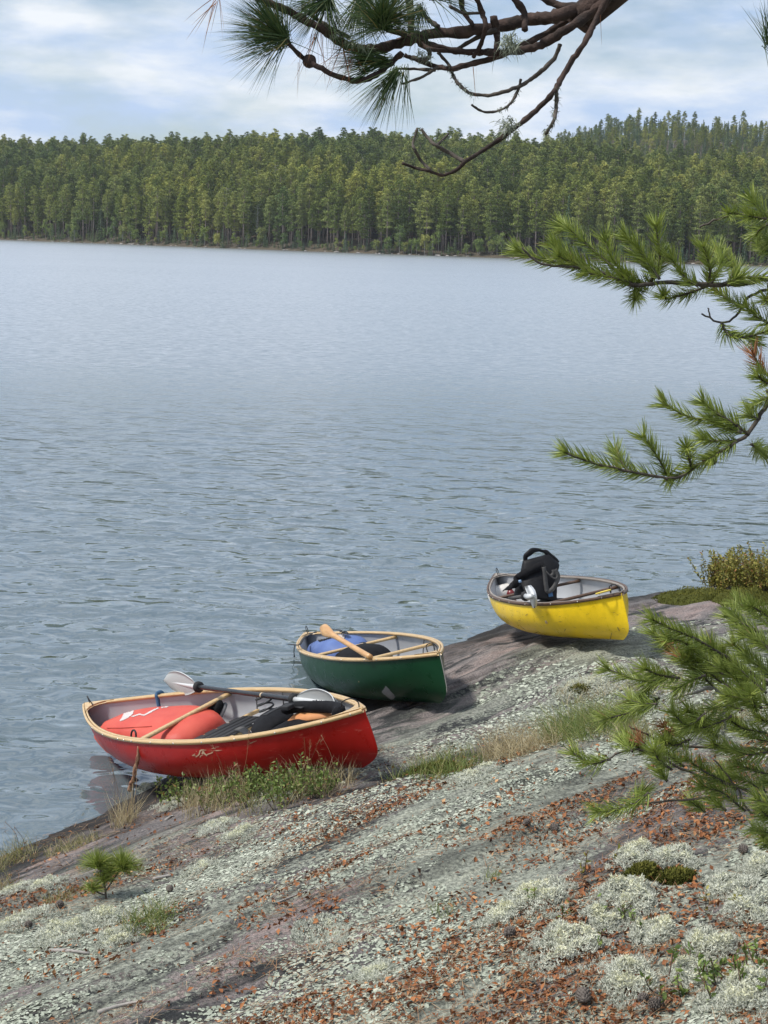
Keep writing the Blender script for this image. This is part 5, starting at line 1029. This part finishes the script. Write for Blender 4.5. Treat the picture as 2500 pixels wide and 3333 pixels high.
for q in LOW: shoot(q, z6, 3.50 + .32 * RNG.random(), parent=jack, ln=.041)
for q in [[(1060, 1010), (1010, 960), (950, 880)], [(980, 1500), (930, 1440)], [(800, 1560), (760, 1520)]]: shoot(q, z6, 3.6, mat=M_NEEDLE_D, dens=.25)

# ------------------------------------------------------------------ ground cover on the rock
def gpt(x, y, off=0.0): x = np.asarray(x, float); y = np.asarray(y, float); return np.stack([x, y, ground_z(x, y) + off], -1)
def gnorm(x, y, e=.03):
    zx = (ground_z(x + e, y) - ground_z(x - e, y)) / (2 * e); zy_ = (ground_z(x, y + e) - ground_z(x, y - e)) / (2 * e); return unit(np.stack([-zx, -zy_, np.ones_like(zx)], -1))
def sample_ground(n, y0, y1, wide=.34, pw=1.0):
    y = y0 + (y1 - y0) * RNG.random(n) ** pw; x = (RNG.random(n) * 2 - 1) * wide * y + .1; return x, y
def strike(x, y): return x * cs + y * sn, -x * sn + y * cs
def px_patch(n, c, r, sq=.45):
    """n ground points scattered round a pixel, radius in pixels (flattened)"""
    g = ground_hit(c); Z = float((g - CAM) @ _fw); R_ = r / F_PX * Z; a = RNG.random(n) * 6.283; d = R_ * np.sqrt(RNG.random(n)) * (.75 + .5 * vnoise(np.cos(a) * 2 + c[0], np.sin(a) * 2 + c[1], 5)); return g[0] + d * np.cos(a), g[1] + d * np.sin(a) * (sq / .30 if sq else 1)
# crusty leaf lichen: thousands of small ruffled lobes
def flakes(P, Nn, r, cup=.35, m=6, rnd=None):
    n = len(P); a = unit(np.cross(Nn, rand_dirs(n))); b = np.cross(Nn, a); rows_ = [P + Nn * (r * .10)[:, None]]
    for k in range(m):
        t = 6.283 * k / m; rr = r * (.55 + .75 * RNG.random(n)); rows_.append(P + a * (math.cos(t) * rr)[:, None] + b * (math.sin(t) * rr)[:, None] + Nn * (cup * r * (RNG.random(n) - .2))[:, None])
    V = np.stack(rows_, 1); base = (np.arange(n) * (m + 1))[:, None]; F = np.concatenate([base + np.array([[0, 1 + k, 1 + (k + 1) % m]]) for k in range(m)])
    return V.reshape(-1, 3), [F], np.repeat(RNG.random(n) if rnd is None else rnd, m + 1)
M_LICH = leafy('leaf lichen', [(0.0, (.19, .205, .16)), (0.35, (.31, .335, .265)), (0.75, (.43, .455, .365)), (1.0, (.55, .565, .465))], 0.9, 0.15)
L = []
for n, y0, y1, s_ in ((105000, 3.6, 7.2, .62), (40000, 7.0, 10.0, .95), (11000, 9.5, 13.5, 1.3)):
    x, y = sample_ground(n, y0, y1); u, v = strike(x, y); m1 = fbm(u * .9, v * 2.6, 4, 41) + .30 * fbm(u * 5, v * 9, 3, 42); keep = (m1 > .635 + .06 * (RNG.random(n) - .5)) & (ground_z(x, y, False) > .30 + .25 * fbm(u, v * 2, 3, 43)); x, y, m1 = x[keep], y[keep], m1[keep]
    P = gpt(x, y, .001); L.append(flakes(P, unit(gnorm(x, y) + RNG.normal(size=P.shape) * .16), s_ * (.005 + .012 * RNG.random(len(x)) ** 2), .28, 6, np.clip(RNG.random(len(x)) * .75 + (m1 - .6) * .8, 0, 1)))
d = merge(L); tag(obj('rock_lichen', mesh('rock_lichen', d[0], d[1], False, d[2]), M_LICH), 'crusty grey-green lichen spread over the rock', 'lichen', kind='stuff')
# dry brown leaf and cone-scale litter caught along the cracks, and fallen needles
M_LITTER = leafy('dry orange-brown litter', [(0.0, (.07, .032, .02)), (0.45, (.20, .075, .030)), (0.8, (.36, .145, .052)), (1.0, (.50, .30, .15))], 0.7, 0.25)
LX, LY = [], []
x, y = sample_ground(52000, 3.6, 8.2); u, v = strike(x, y); m1 = fbm(u * .8, v * 4.2, 4, 51) + .22 * fbm(u * 7, v * 9, 2, 52) + .10 * np.clip((x + 1) / 2.5, 0, 1) - .045 * np.clip(y - 6, 0, 3); k = m1 > .755 - .05 * (RNG.random(len(m1)) ** 3); LX.append(x[k]); LY.append(y[k])
x, y = sample_ground(3000, 3.6, 8.4); LX.append(x); LY.append(y)
for c, r, n in [((1740, 2745), 170, 420), ((1480, 2700), 130, 160), ((1850, 2680), 150, 200), ((1560, 2950), 130, 200), ((900, 2930), 170, 330), ((1050, 2990), 100, 160), ((1380, 3070), 140, 260), ((300, 3100), 230, 300), ((560, 2985), 110, 150), ((1980, 3050), 190, 480), ((2200, 2920), 160, 360), ((1800, 3060), 110, 200), ((2350, 3080), 200, 380), ((1780, 3170), 190, 330), ((1400, 3200), 120, 160), ((950, 2720), 110, 110), ((760, 3230), 120, 90), ((1250, 2600), 100, 60), ((2250, 2700), 170, 200), ((1650, 2600), 120, 90), ((1100, 3270), 150, 90), ((2050, 3290), 200, 260)]:
    x, y = px_patch(int(n * .8), c, r); LX.append(x); LY.append(y)
x = np.concatenate(LX); y = np.concatenate(LY); n = len(x); P = gpt(x, y, .004 + .010 * RNG.random(n)); Nn = unit(gnorm(x, y) + RNG.normal(size=(n, 3)) * .55); a = unit(np.cross(Nn, rand_dirs(n))); b = np.cross(Nn, a); s_ = .004 + .011 * RNG.random(n) ** 1.4; w_ = s_ * (.38 + .3 * RNG.random(n))
V = np.stack([P - a * s_[:, None], P + b * w_[:, None] + Nn * (s_ * .45)[:, None], P + a * s_[:, None], P - b * w_[:, None] + Nn * (s_ * .45 * RNG.random(n))[:, None]], 1).reshape(-1, 3); q = (np.arange(n) * 4)[:, None]
tag(obj('leaf_litter', mesh('leaf_litter', V, [np.concatenate([q + np.array([[0, 1, 2]]), q + np.array([[0, 2, 3]])])], False, np.repeat(np.clip(RNG.normal(.5, .25, n), 0, 1), 4)), M_LITTER), 'orange-brown dry leaf litter scattered over the rock', 'leaf litter', kind='stuff')
M_FNEED = leafy('fallen needles', [(0.0, (.13, .07, .04)), (0.6, (.29, .16, .08)), (1.0, (.42, .30, .18))], 0.7, 0.2)
x, y = sample_ground(30000, 3.6, 8.6); u, v = strike(x, y); m1 = fbm(u * .8, v * 4.2, 4, 51) + .22 * fbm(u * 7, v * 9, 2, 53); k = (m1 > .60) & (RNG.random(len(x)) < .75); x, y = x[k], y[k]; n = len(x)
an = ST + RNG.normal(size=n) * .9 + np.where(RNG.random(n) < .5, math.pi, 0); D = np.stack([np.cos(an), np.sin(an), np.zeros(n)], -1); Nn = gnorm(x, y); D = unit(D - Nn * (D * Nn).sum(1)[:, None] + Nn * (RNG.normal(size=(n, 1)) * .05)); d = blades(gpt(x, y, .007 + .008 * RNG.random(n)), D, .05 + .07 * RNG.random(n), .0022, 0, 2, Nn)
tag(obj('fallen_needles', mesh('fallen_needles', d[0], d[1], False, d[2]), M_FNEED), 'brown pine needles fallen along the rock', 'needle litter', kind='stuff')
# pale reindeer lichen cushions
M_REIN = leafy('reindeer lichen', [(0.0, (.24, .25, .20)), (0.35, (.50, .51, .43)), (0.8, (.66, .67, .57)), (1.0, (.72, .71, .50))], 0.9, 0.1, 0.1)
L = []
for c, r, hh in [((1750, 2935), 105, .05), ((2040, 2935), 95, .05), ((1850, 3105), 120, .05), ((2120, 3060), 75, .05), ((2060, 2795), 75, .04), ((2190, 2795), 75, .04), ((2360, 2900), 80, .05), ((2450, 2960), 100, .05), ((2310, 3090), 90, .05), ((2050, 3205), 95, .05), ((2420, 3250), 110, .05), ((1630, 3000), 60, .04), ((70, 3000), 95, .04), ((200, 3045), 100, .04), ((320, 3010), 85, .04), ((50, 2900), 60, .03), ((150, 2885), 60, .03), ((700, 2700), 60, .03), ((775, 2720), 55, .03), ((560, 2620), 60, .03), ((700, 2600), 70, .03), ((900, 2580), 80, .03), ((1530, 2540), 65, .035), ((1580, 2510), 40, .03), ((1960, 3000), 60, .04), ((380, 3060), 60, .03), ((2250, 3180), 70, .04), ((1900, 2230), 90, .03), ((1990, 2200), 80, .03), ((2480, 2830), 60, .05), ((470, 2570), 40, .03), ((1210, 3170), 60, .015), ((1050, 3050), 80, .012), ((640, 2830), 50, .015)]:
    n = int(330 + r * 32); x, y = px_patch(n, c, r * 1.3); g = ground_hit(c); Z = float((g - CAM) @ _fw); R_ = r / F_PX * Z; dd = np.hypot(x - g[0], (y - g[1]) / 1.5) / R_; lump = 1.7 * fbm(x * 22, y * 22, 3, 71) ** 1.2; kp = (lump * 1.15 - dd * .75 + .25 * RNG.random(n)) > .12; x, y, dd, lump = x[kp], y[kp], dd[kp], lump[kp]; n = len(x); h_ = hh * 1.15 * lump * np.clip(1.15 - dd ** 3, .15, 1) * (.45 + .55 * RNG.random(n)); P = gpt(x, y, 0); P[:, 2] += h_
    for _ in range(3): D = rand_dirs(n); D[:, 2] = np.abs(D[:, 2]) * .9 + .15; L.append(blades(P, unit(D), .006 + .010 * RNG.random(n), .0036, .0, 2, None, np.clip(.2 + .55 * h_ / hh + .35 * RNG.random(n), 0, 1)))
d = merge(L); tag(obj('reindeer_lichen', mesh('reindeer_lichen', d[0], d[1], False, d[2]), M_REIN), 'pale cushions of reindeer lichen in the hollows of the rock', 'lichen', kind='stuff')

# moss
M_MOSS = leafy('green moss', [(0.0, (.035, .040, .010)), (0.6, (.10, .105, .022)), (1.0, (.20, .19, .045))], 0.95, 0.1)
def moss(c, r, hh, label, sx=1.0, n=1500):
    g = ground_hit(c); Z = float((g - CAM) @ _fw); R_ = r / F_PX * Z; a = RNG.random(n) * 6.283; d_ = np.sqrt(RNG.random(n)); x = g[0] + R_ * sx * d_ * np.cos(a); y = g[1] + R_ * d_ * np.sin(a); h_ = hh * np.clip(1 - d_ ** 2.2, 0, 1) * (.6 + .7 * vnoise(x * 14, y * 14, 15)); P = gpt(x, y, 0); P[:, 2] += h_ - .004
    D = rand_dirs(n); D[:, 2] = np.abs(D[:, 2]) + .4; q = blades(P, unit(D), .012 + .014 * RNG.random(n), .007, 0, 2, None, np.clip(.1 + .5 * h_ / max(hh, .01) + .4 * RNG.random(n), 0, 1))
    ng_ = 13; uu, vv = np.meshgrid(np.linspace(-1, 1, ng_), np.linspace(-1, 1, ng_)); rr = np.sqrt(uu ** 2 + vv ** 2); X2 = g[0] + R_ * sx * uu; Y2 = g[1] + R_ * vv; Zc = ground_z(X2, Y2) + np.where(rr < 1, hh * np.clip(1 - rr ** 2.2, 0, 1) * (.6 + .7 * vnoise(X2 * 14, Y2 * 14, 15)) - .008, -.03)
    e = thing('moss_patch', label, 'moss', Matrix.Translation(Vector(g))); obj('cushion', mesh('cushion', np.stack([X2, Y2, Zc], -1).reshape(-1, 3), grid_faces(ng_, ng_), True, np.full(ng_ * ng_, .25)), M_MOSS, e); tag(obj('moss_tips', mesh('moss_tips', q[0], q[1], False, q[2]), M_MOSS, e), kind='stuff')
moss((2270, 1950), 150, .09, 'long olive moss mound at the waterline right of the yellow canoe', 1.0, 3500); moss((2420, 1945), 130, .08, 'olive moss under the bog shrub at the right edge', 1.0, 2500); moss((1885, 2245), 32, .03, 'small bright moss tuft on bare rock below the yellow canoe', 1.2, 500)
moss((2090, 2845), 60, .03, 'dark green moss clump between the pale lichen cushions', 1.0, 900); moss((2200, 2860), 65, .03, 'dark moss clump right of its twin under the pine branches', 1.0, 900); moss((1420, 2500), 70, .03, 'yellow-green moss at the foot of the grass, beside the red canoe stern', 1.6, 1000)

# grasses
M_GRASS = leafy('dry green grass', [(0.0, (.16, .17, .055)), (0.5, (.26, .25, .10)), (0.8, (.42, .36, .19)), (1.0, (.56, .48, .30))], 0.6, 0.25, 0.2)
M_GRASSG = leafy('green grass', [(0.0, (.10, .15, .035)), (0.6, (.20, .25, .07)), (1.0, (.44, .38, .17))], 0.6, 0.25, 0.2)
M_GRASSD = leafy('straw grass', [(0.0, (.28, .22, .11)), (0.6, (.46, .38, .22)), (1.0, (.60, .52, .34))], 0.6, 0.25, 0.2)
def grass(c, r, n, ln, label, mat=M_GRASS, lean=(0, 0), droop=.35, spread=.45, w=.0028, heads=0):
    g = ground_hit(c); x, y = px_patch(n, c, r); P = gpt(x, y, -.005); D = RNG.normal(size=(n, 3)) * spread; D[:, 2] = 1; D[:, 0] += lean[0]; D[:, 1] += lean[1]; cu = rand_dirs(n) * .3; cu[:, 2] = 0
    q = blades(P, unit(D), ln * (.45 + .65 * RNG.random(n)), w, droop * RNG.random(n), 5, None, None, cu); e = thing('grass_tuft', label, 'grass', Matrix.Translation(Vector(g))); tag(obj('blades', mesh('blades', q[0], q[1], False, q[2]), mat, e), kind='stuff')
    for k in range(heads):
        i = int(RNG.integers(n)); p0 = P[i]; tp = p0 + np.array([RNG.normal() * .06, RNG.normal() * .04, ln * (1.1 + .5 * RNG.random())]); d1 = tube(smooth_path([p0, (p0 + tp) / 2 + np.array([.02, 0, .02]), tp], 4), [.0012] * 9, 3); m_ = 16; d2 = blades(np.repeat(tp[None], m_, 0) - np.array([0, 0, 1.0]) * (RNG.random((m_, 1)) * ln * .4), unit(rand_dirs(m_) + np.array([0, 0, .6])), .035, .0014); q2 = merge([d1, d2])
        obj('seed_head', mesh('seed_head', q2[0], q2[1], False, q2[2]), M_FNEED, e)
grass((400, 2680), 45, 150, .26, 'pale straw grass tuft at the water edge left of the red canoe', M_GRASSD, (.05, .1), .4, .35, heads=4)
grass((40, 2800), 70, 260, .17, 'grass tuft at the left picture edge by the water', M_GRASS, heads=2); grass((235, 2760), 80, 320, .11, 'low grass along the waterline left of the straw tuft', M_GRASS, spread=.6)
grass((490, 3000), 75, 340, .14, 'yellow-green grass tuft beside the pine seedling', M_GRASSG, spread=.65); grass((185, 2940), 60, 130, .09, 'thin grass growing in pale lichen behind the seedling', M_GRASS); grass((15, 2900), 40, 90, .13, 'sparse grass cut by the left picture edge above the lichen', M_GRASS)
grass((1930, 2370), 170, 1500, .26, 'large shaggy grass clump on the rock below the yellow canoe', M_GRASSG, (-.35, .0), .55, .5); grass((1680, 2450), 130, 900, .20, 'straw-coloured grass just left of the shaggy clump', M_GRASSD, (-.3, 0), .6, .55); grass((2060, 2400), 80, 300, .17, 'grey-green grass tufts at the right of the shaggy clump', M_GRASS); grass((1430, 2500), 150, 800, .13, 'short green grass behind the stern of the red canoe', M_GRASSG)
grass((1900, 2260), 110, 240, .12, 'thin dry grass above the shaggy clump', M_GRASSD, spread=.7); grass((1040, 2570), 110, 420, .22, 'dry grass against the stern side of the red canoe', M_GRASSD, (.05, .1), .4, .4, heads=5); grass((690, 2615), 110, 380, .25, 'bleached grass stems in the low shrub by the red canoe', M_GRASSD, (0, .1), .4, .3, heads=2); grass((880, 2600), 150, 420, .20, 'scattered thin grass among the low shrub leaves', M_GRASS, (0, .1), heads=2)
grass((2320, 1890), 28, 40, .34, 'tall pale reed-like grass left of the bog shrub', M_GRASSG, (0, 0), .2, .16, heads=0); grass((1600, 2860), 30, 40, .06, 'tiny green sprout in a rock crack below the canoes', M_GRASSG); grass((1440, 2960), 40, 70, .05, 'tiny grass patch on pink rock in the foreground', M_GRASSG)
grass((2140, 2240), 120, 300, .14, 'dry grass behind the pine twigs on the right', M_GRASSD, spread=.6); grass((2330, 2330), 140, 320, .13, 'yellowing grass under the jack pine branches', M_GRASS, spread=.6)

# leafy dwarf shrubs
M_LEAFG = leafy('small green leaves', [(0.0, (.085, .135, .030)), (0.5, (.17, .245, .055)), (0.9, (.28, .34, .10)), (1.0, (.30, .12, .06))], 0.5, 0.35, 0.2)
M_LEAFY = leafy('olive and yellow leaves', [(0.0, (.13, .145, .030)), (0.5, (.28, .27, .055)), (0.85, (.42, .36, .09)), (1.0, (.34, .12, .06))], 0.55, 0.3, 0.2)
M_STEMB = simple('brown stems', (.07, .045, .032), (.15, .10, .075), .8, 40)
def leaves(P, D, ln, wd, rnd=None):
    n = len(P); s_ = unit(np.cross(D, unit(rand_dirs(n) + np.array([0, 0, .8])))); nn = np.cross(s_, D); mid = P + D * (ln * .5)[:, None]
    V = np.stack([P, mid + s_ * (wd / 2)[:, None] + nn * (wd * .18)[:, None], P + D * ln[:, None], mid - s_ * (wd / 2)[:, None] + nn * (wd * .18)[:, None], mid], 1).reshape(-1, 3); q = (np.arange(n) * 5)[:, None]
    return V, [np.concatenate([q + np.array([[0, 1, 4]]), q + np.array([[1, 2, 4]]), q + np.array([[4, 2, 3]]), q + np.array([[0, 4, 3]])])], np.repeat(RNG.random(n) if rnd is None else rnd, 5)
def shrub(name, label, bases, h, nst, nl, ln, mat, spread=.5, start=.3, lean=(0, 0)):
    g = ground_hit(bases[0]); e = thing(name, label, 'shrub', Matrix.Translation(Vector(g))); S = []; Lv = []
    for c in bases:
        b0 = ground_hit(c)
        for k in range(nst):
            p0 = b0 + np.array([RNG.normal() * .05, RNG.normal() * .05, -.01]); dv = np.array([RNG.normal() * spread + lean[0], RNG.normal() * spread + lean[1], 1.0]); hh = h * (.55 + .6 * RNG.random()); P = smooth_path([p0, p0 + dv * hh * .45, p0 + dv * hh * .8 + np.array([0, 0, hh * .25])], 5); S.append(tube(P, np.linspace(.0028, .0010, len(P)), 4)); t = start + (1 - start) * RNG.random(nl); s_ = t * (len(P) - 1); i = np.minimum(s_.astype(int), len(P) - 2); f = (s_ - i)[:, None]; B_ = P[i] * (1 - f) + P[i + 1] * f
            D = unit(rand_dirs(nl) + np.array([0, 0, .55])); Lv.append(leaves(B_, D, ln * (.6 + .6 * RNG.random(nl)), ln * .45 * (.7 + .5 * RNG.random(nl))))
    q = merge(S); tag(obj('stems', mesh('stems', q[0], q[1], True), M_STEMB, e), kind='stuff'); q = merge(Lv); tag(obj('foliage', mesh('foliage', q[0], q[1], False, q[2]), mat, e), kind='stuff'); return e
shrub('low_shrub', 'low leafy green shrub fringing the rock in front of the red canoe', [(560 + 26 * k, 2600 - 1.6 * k + 14 * (k % 3)) for k in range(20)], .15, 9, 20, .027, M_LEAFG, .36)
shrub('bog_shrub', 'bushy olive and yellow bog shrub at the right edge beyond the yellow canoe', [(2330 + 22 * k, 1925 + 6 * (k % 2)) for k in range(9)], .36, 22, 60, .032, M_LEAFY, .46, .25)
shrub('small_sprig', 'green leafy sprigs in the bottom right corner', [(2180, 3230), (2210, 3200), (2400, 3200), (2450, 3230), (2460, 3160), (2340, 3240)], .085, 5, 10, .026, M_LEAFG, .5)
shrub('small_sprig', 'upright green sprig in pale lichen right of the dark pine cone', [(1770, 2990), (1740, 2960)], .085, 2, 8, .026, M_LEAFG, .3)
shrub('small_sprig', 'sparse green sprig between lichen cushions at lower right', [(2040, 3060), (2110, 3040), (2010, 3010)], .08, 3, 8, .024, M_LEAFG, .45)
shrub('small_sprig', 'dull green sprig beside the dark moss clumps', [(1910, 2850), (2330, 2960)], .08, 3, 9, .022, M_LEAFY, .4)

# pine seedling
g = ground_hit((345, 2925)); e = thing('pine_seedling', 'tiny red pine seedling with bushy green needles on the left', 'tree', Matrix.Translation(Vector(g))); Zs = float((g - CAM) @ _fw)
def sp(p): return at(p, Zs)
for nm_, pl, r_ in (('stem', [(345, 2925), (342, 2890), (332, 2850), (322, 2815)], .005), ('branch', [(344, 2900), (365, 2870), (395, 2825)], .0035), ('branch', [(346, 2915), (320, 2905), (305, 2890)], .003)):
    d = tube(smooth_path([sp(p) for p in pl], 4), r_, 6); obj(nm_, mesh(nm_, d[0], d[1], True), M_TWIG, e)
idz = lambda p: p
for c2, n, ln in (((318, 2822), 620, .10), ((398, 2828), 700, .115), ((303, 2898), 260, .07), ((360, 2840), 300, .09), ((340, 2868), 320, .075)): tuft(c2, Zs, [(0, 1, 0), (-.7, .6, .3), (.7, .6, -.3), (-.9, .2, 0), (.9, .2, 0), (0, .5, -.8), (0, .5, .8)], n, ln, .28, 'needle_cluster', M_NEEDLE_J, .0024, e, idz, .02, .12)
tuft((310, 2945), Zs, [(-.3, -1, 0), (.3, -.8, 0), (-.8, -.4, 0)], 60, .06, .3, 'dead_needles', M_NEEDLE_D, .0024, e, idz, .02)

# pine cones, sticks, bark
M_CONE = simple('weathered cone scales', (.075, .062, .055), (.17, .145, .125), .85, 60)
def cone_mesh():
    L = [blob((0, 0, 0), (.030, .030, .042), (2, 2), wr=.0)]; L = [(L[0][0], L[0][1], L[0][2])]; n = 60
    for k in range(n):
        t = (k + .5) / n; z = -.021 + .042 * t; a = k * 2.39996; r = .016 * math.sqrt(max(0.05, 1 - (z / .023) ** 2)); c = np.array([math.cos(a), math.sin(a), 0]); s_ = np.array([-math.sin(a), math.cos(a), 0]); P = c * r + np.array([0, 0, z]); tip = c * (r + .009) + np.array([0, 0, z + .006]); V = np.array([P - s_ * .004, P + s_ * .004, tip + s_ * .0042, tip - s_ * .0042, P + np.array([0, 0, .005])]); L.append((V, [np.array([[0, 1, 2], [0, 2, 3], [4, 2, 1], [4, 3, 2], [4, 0, 3]])], np.zeros(5)))
    return merge(L)
cmh = cone_mesh(); cme = mesh('pine_cone', cmh[0], cmh[1]); cme.materials.append(M_CONE)
for p, s_, lb in [((1660, 3053), 1.15, 'dark open pine cone on rock left of the lichen cushions'), ((1805, 2708), 1.0, 'dark pine cone at the edge of the orange litter patch'), ((1712, 2690), .9, 'half-hidden pine cone left of the orange litter patch'), ((1900, 3268), 1.3, 'grey pine cone near the bottom edge right of centre'), ((2130, 3290), 1.2, 'pale grey pine cone close to the bottom right'), ((195, 2955), 1.0, 'small pine cone in pale lichen left of the seedling'), ((95, 3020), .9, 'pine cone sunk in pale lichen at far left'), ((2420, 2780), 1.0, 'pine cone under the lowest jack pine twigs'), ((552, 2905), .9, 'small dark pine cone beside the yellow-green grass'), ((2095, 3265), .9, 'brown pine cone beside the pale grey one')]:
    g = ground_hit(p); o = bpy.data.objects.new('pine_cone', cme); o.matrix_basis = Matrix.Translation(Vector(g) + Vector((0, 0, .017 * s_))) @ Matrix.Rotation(random.random() * 6, 4, 'Z') @ Matrix.Rotation(rad(75), 4, 'X') @ Matrix.Scale(s_ * .72, 4); link(o); tag(o, lb, 'pine cone', 'pine cones on the rock')
for pts2, r_, lb in [([(165, 3098), (230, 3100), (290, 3108)], .008, 'short grey driftwood stick in the litter at lower left'), ([(320, 3300), (400, 3275), (470, 3262)], .007, 'grey broken stick near the bottom left'), ([(540, 2672), (556, 2660), (566, 2658)], .007, 'bleached white stick end below the low shrub'), ([(1250, 3202), (1330, 3180), (1400, 3168)], .004, 'thin dark twig on lichen at the bottom centre'), ([(500, 2865), (540, 2856), (558, 2852)], .008, 'pale wood chip right of the seedling'), ([(900, 2940), (1000, 2900), (1090, 2870)], .003, 'long thin reddish twig along a rock crack'), ([(1640, 2985), (1760, 2975), (1900, 2990), (1990, 3040)], .0028, 'long curved bare twig across the lichen cushions')]:
    P = np.array([ground_hit(p) + np.array([0, 0, r_ * .7]) for p in pts2]); P = smooth_path(P, 4); d = tube(P, np.linspace(r_, r_ * .6, len(P)) * (1 + .25 * RNG.random(len(P))), 7, True, .2); tag(obj('stick', mesh('stick', d[0], d[1], True), M_DEADW), lb, 'stick')
g = ground_hit((430, 2640)); Zb = float((g - CAM) @ _fw) - .05; e = thing('bark_strip', 'curled strip of reddish bark hanging by the bow of the red canoe', 'bark', Matrix.Translation(Vector(g)))
d = strap([at(p, Zb) for p in [(452, 2430), (450, 2470), (440, 2500), (436, 2530), (425, 2555), (420, 2575)]], .022, tuple(-_fw + .5 * _rt), .004); nv = len(d[0]); d[0][:] += RNG.normal(size=d[0].shape) * .002
obj('strip', mesh('strip', d[0], d[1], True), simple('reddish bark strip', (.20, .085, .045), (.42, .24, .15), .8, 30, .5, .004), e); d = tube(smooth_path([g - np.array([0, 0, .02]), at((436, 2560), Zb + .02), at((452, 2428), Zb + .02)], 4), .002, 5); obj('twig', mesh('twig', d[0], d[1]), M_TWIG, e)

# ------------------------------------------------------------------ thin air over the lake
d = box((0, 680, 36.0), (2000, 1640, 84)); hz_m = bpy.data.materials.new('thin haze'); hz_m.use_nodes = True; hn = hz_m.node_tree.nodes; hn.clear()
ho = hn.new('ShaderNodeOutputMaterial'); hv = hn.new('ShaderNodeVolumePrincipled'); hv.inputs['Color'].default_value = (.86, .92, 1.0, 1); hv.inputs['Density'].default_value = 0.00014; hv.inputs['Anisotropy'].default_value = .2
hz_m.node_tree.links.new(hv.outputs[0], ho.inputs['Volume'])
tag(obj('haze', mesh('haze', d[0], d[1]), hz_m), 'thin pale haze over the lake', 'haze', kind='stuff')
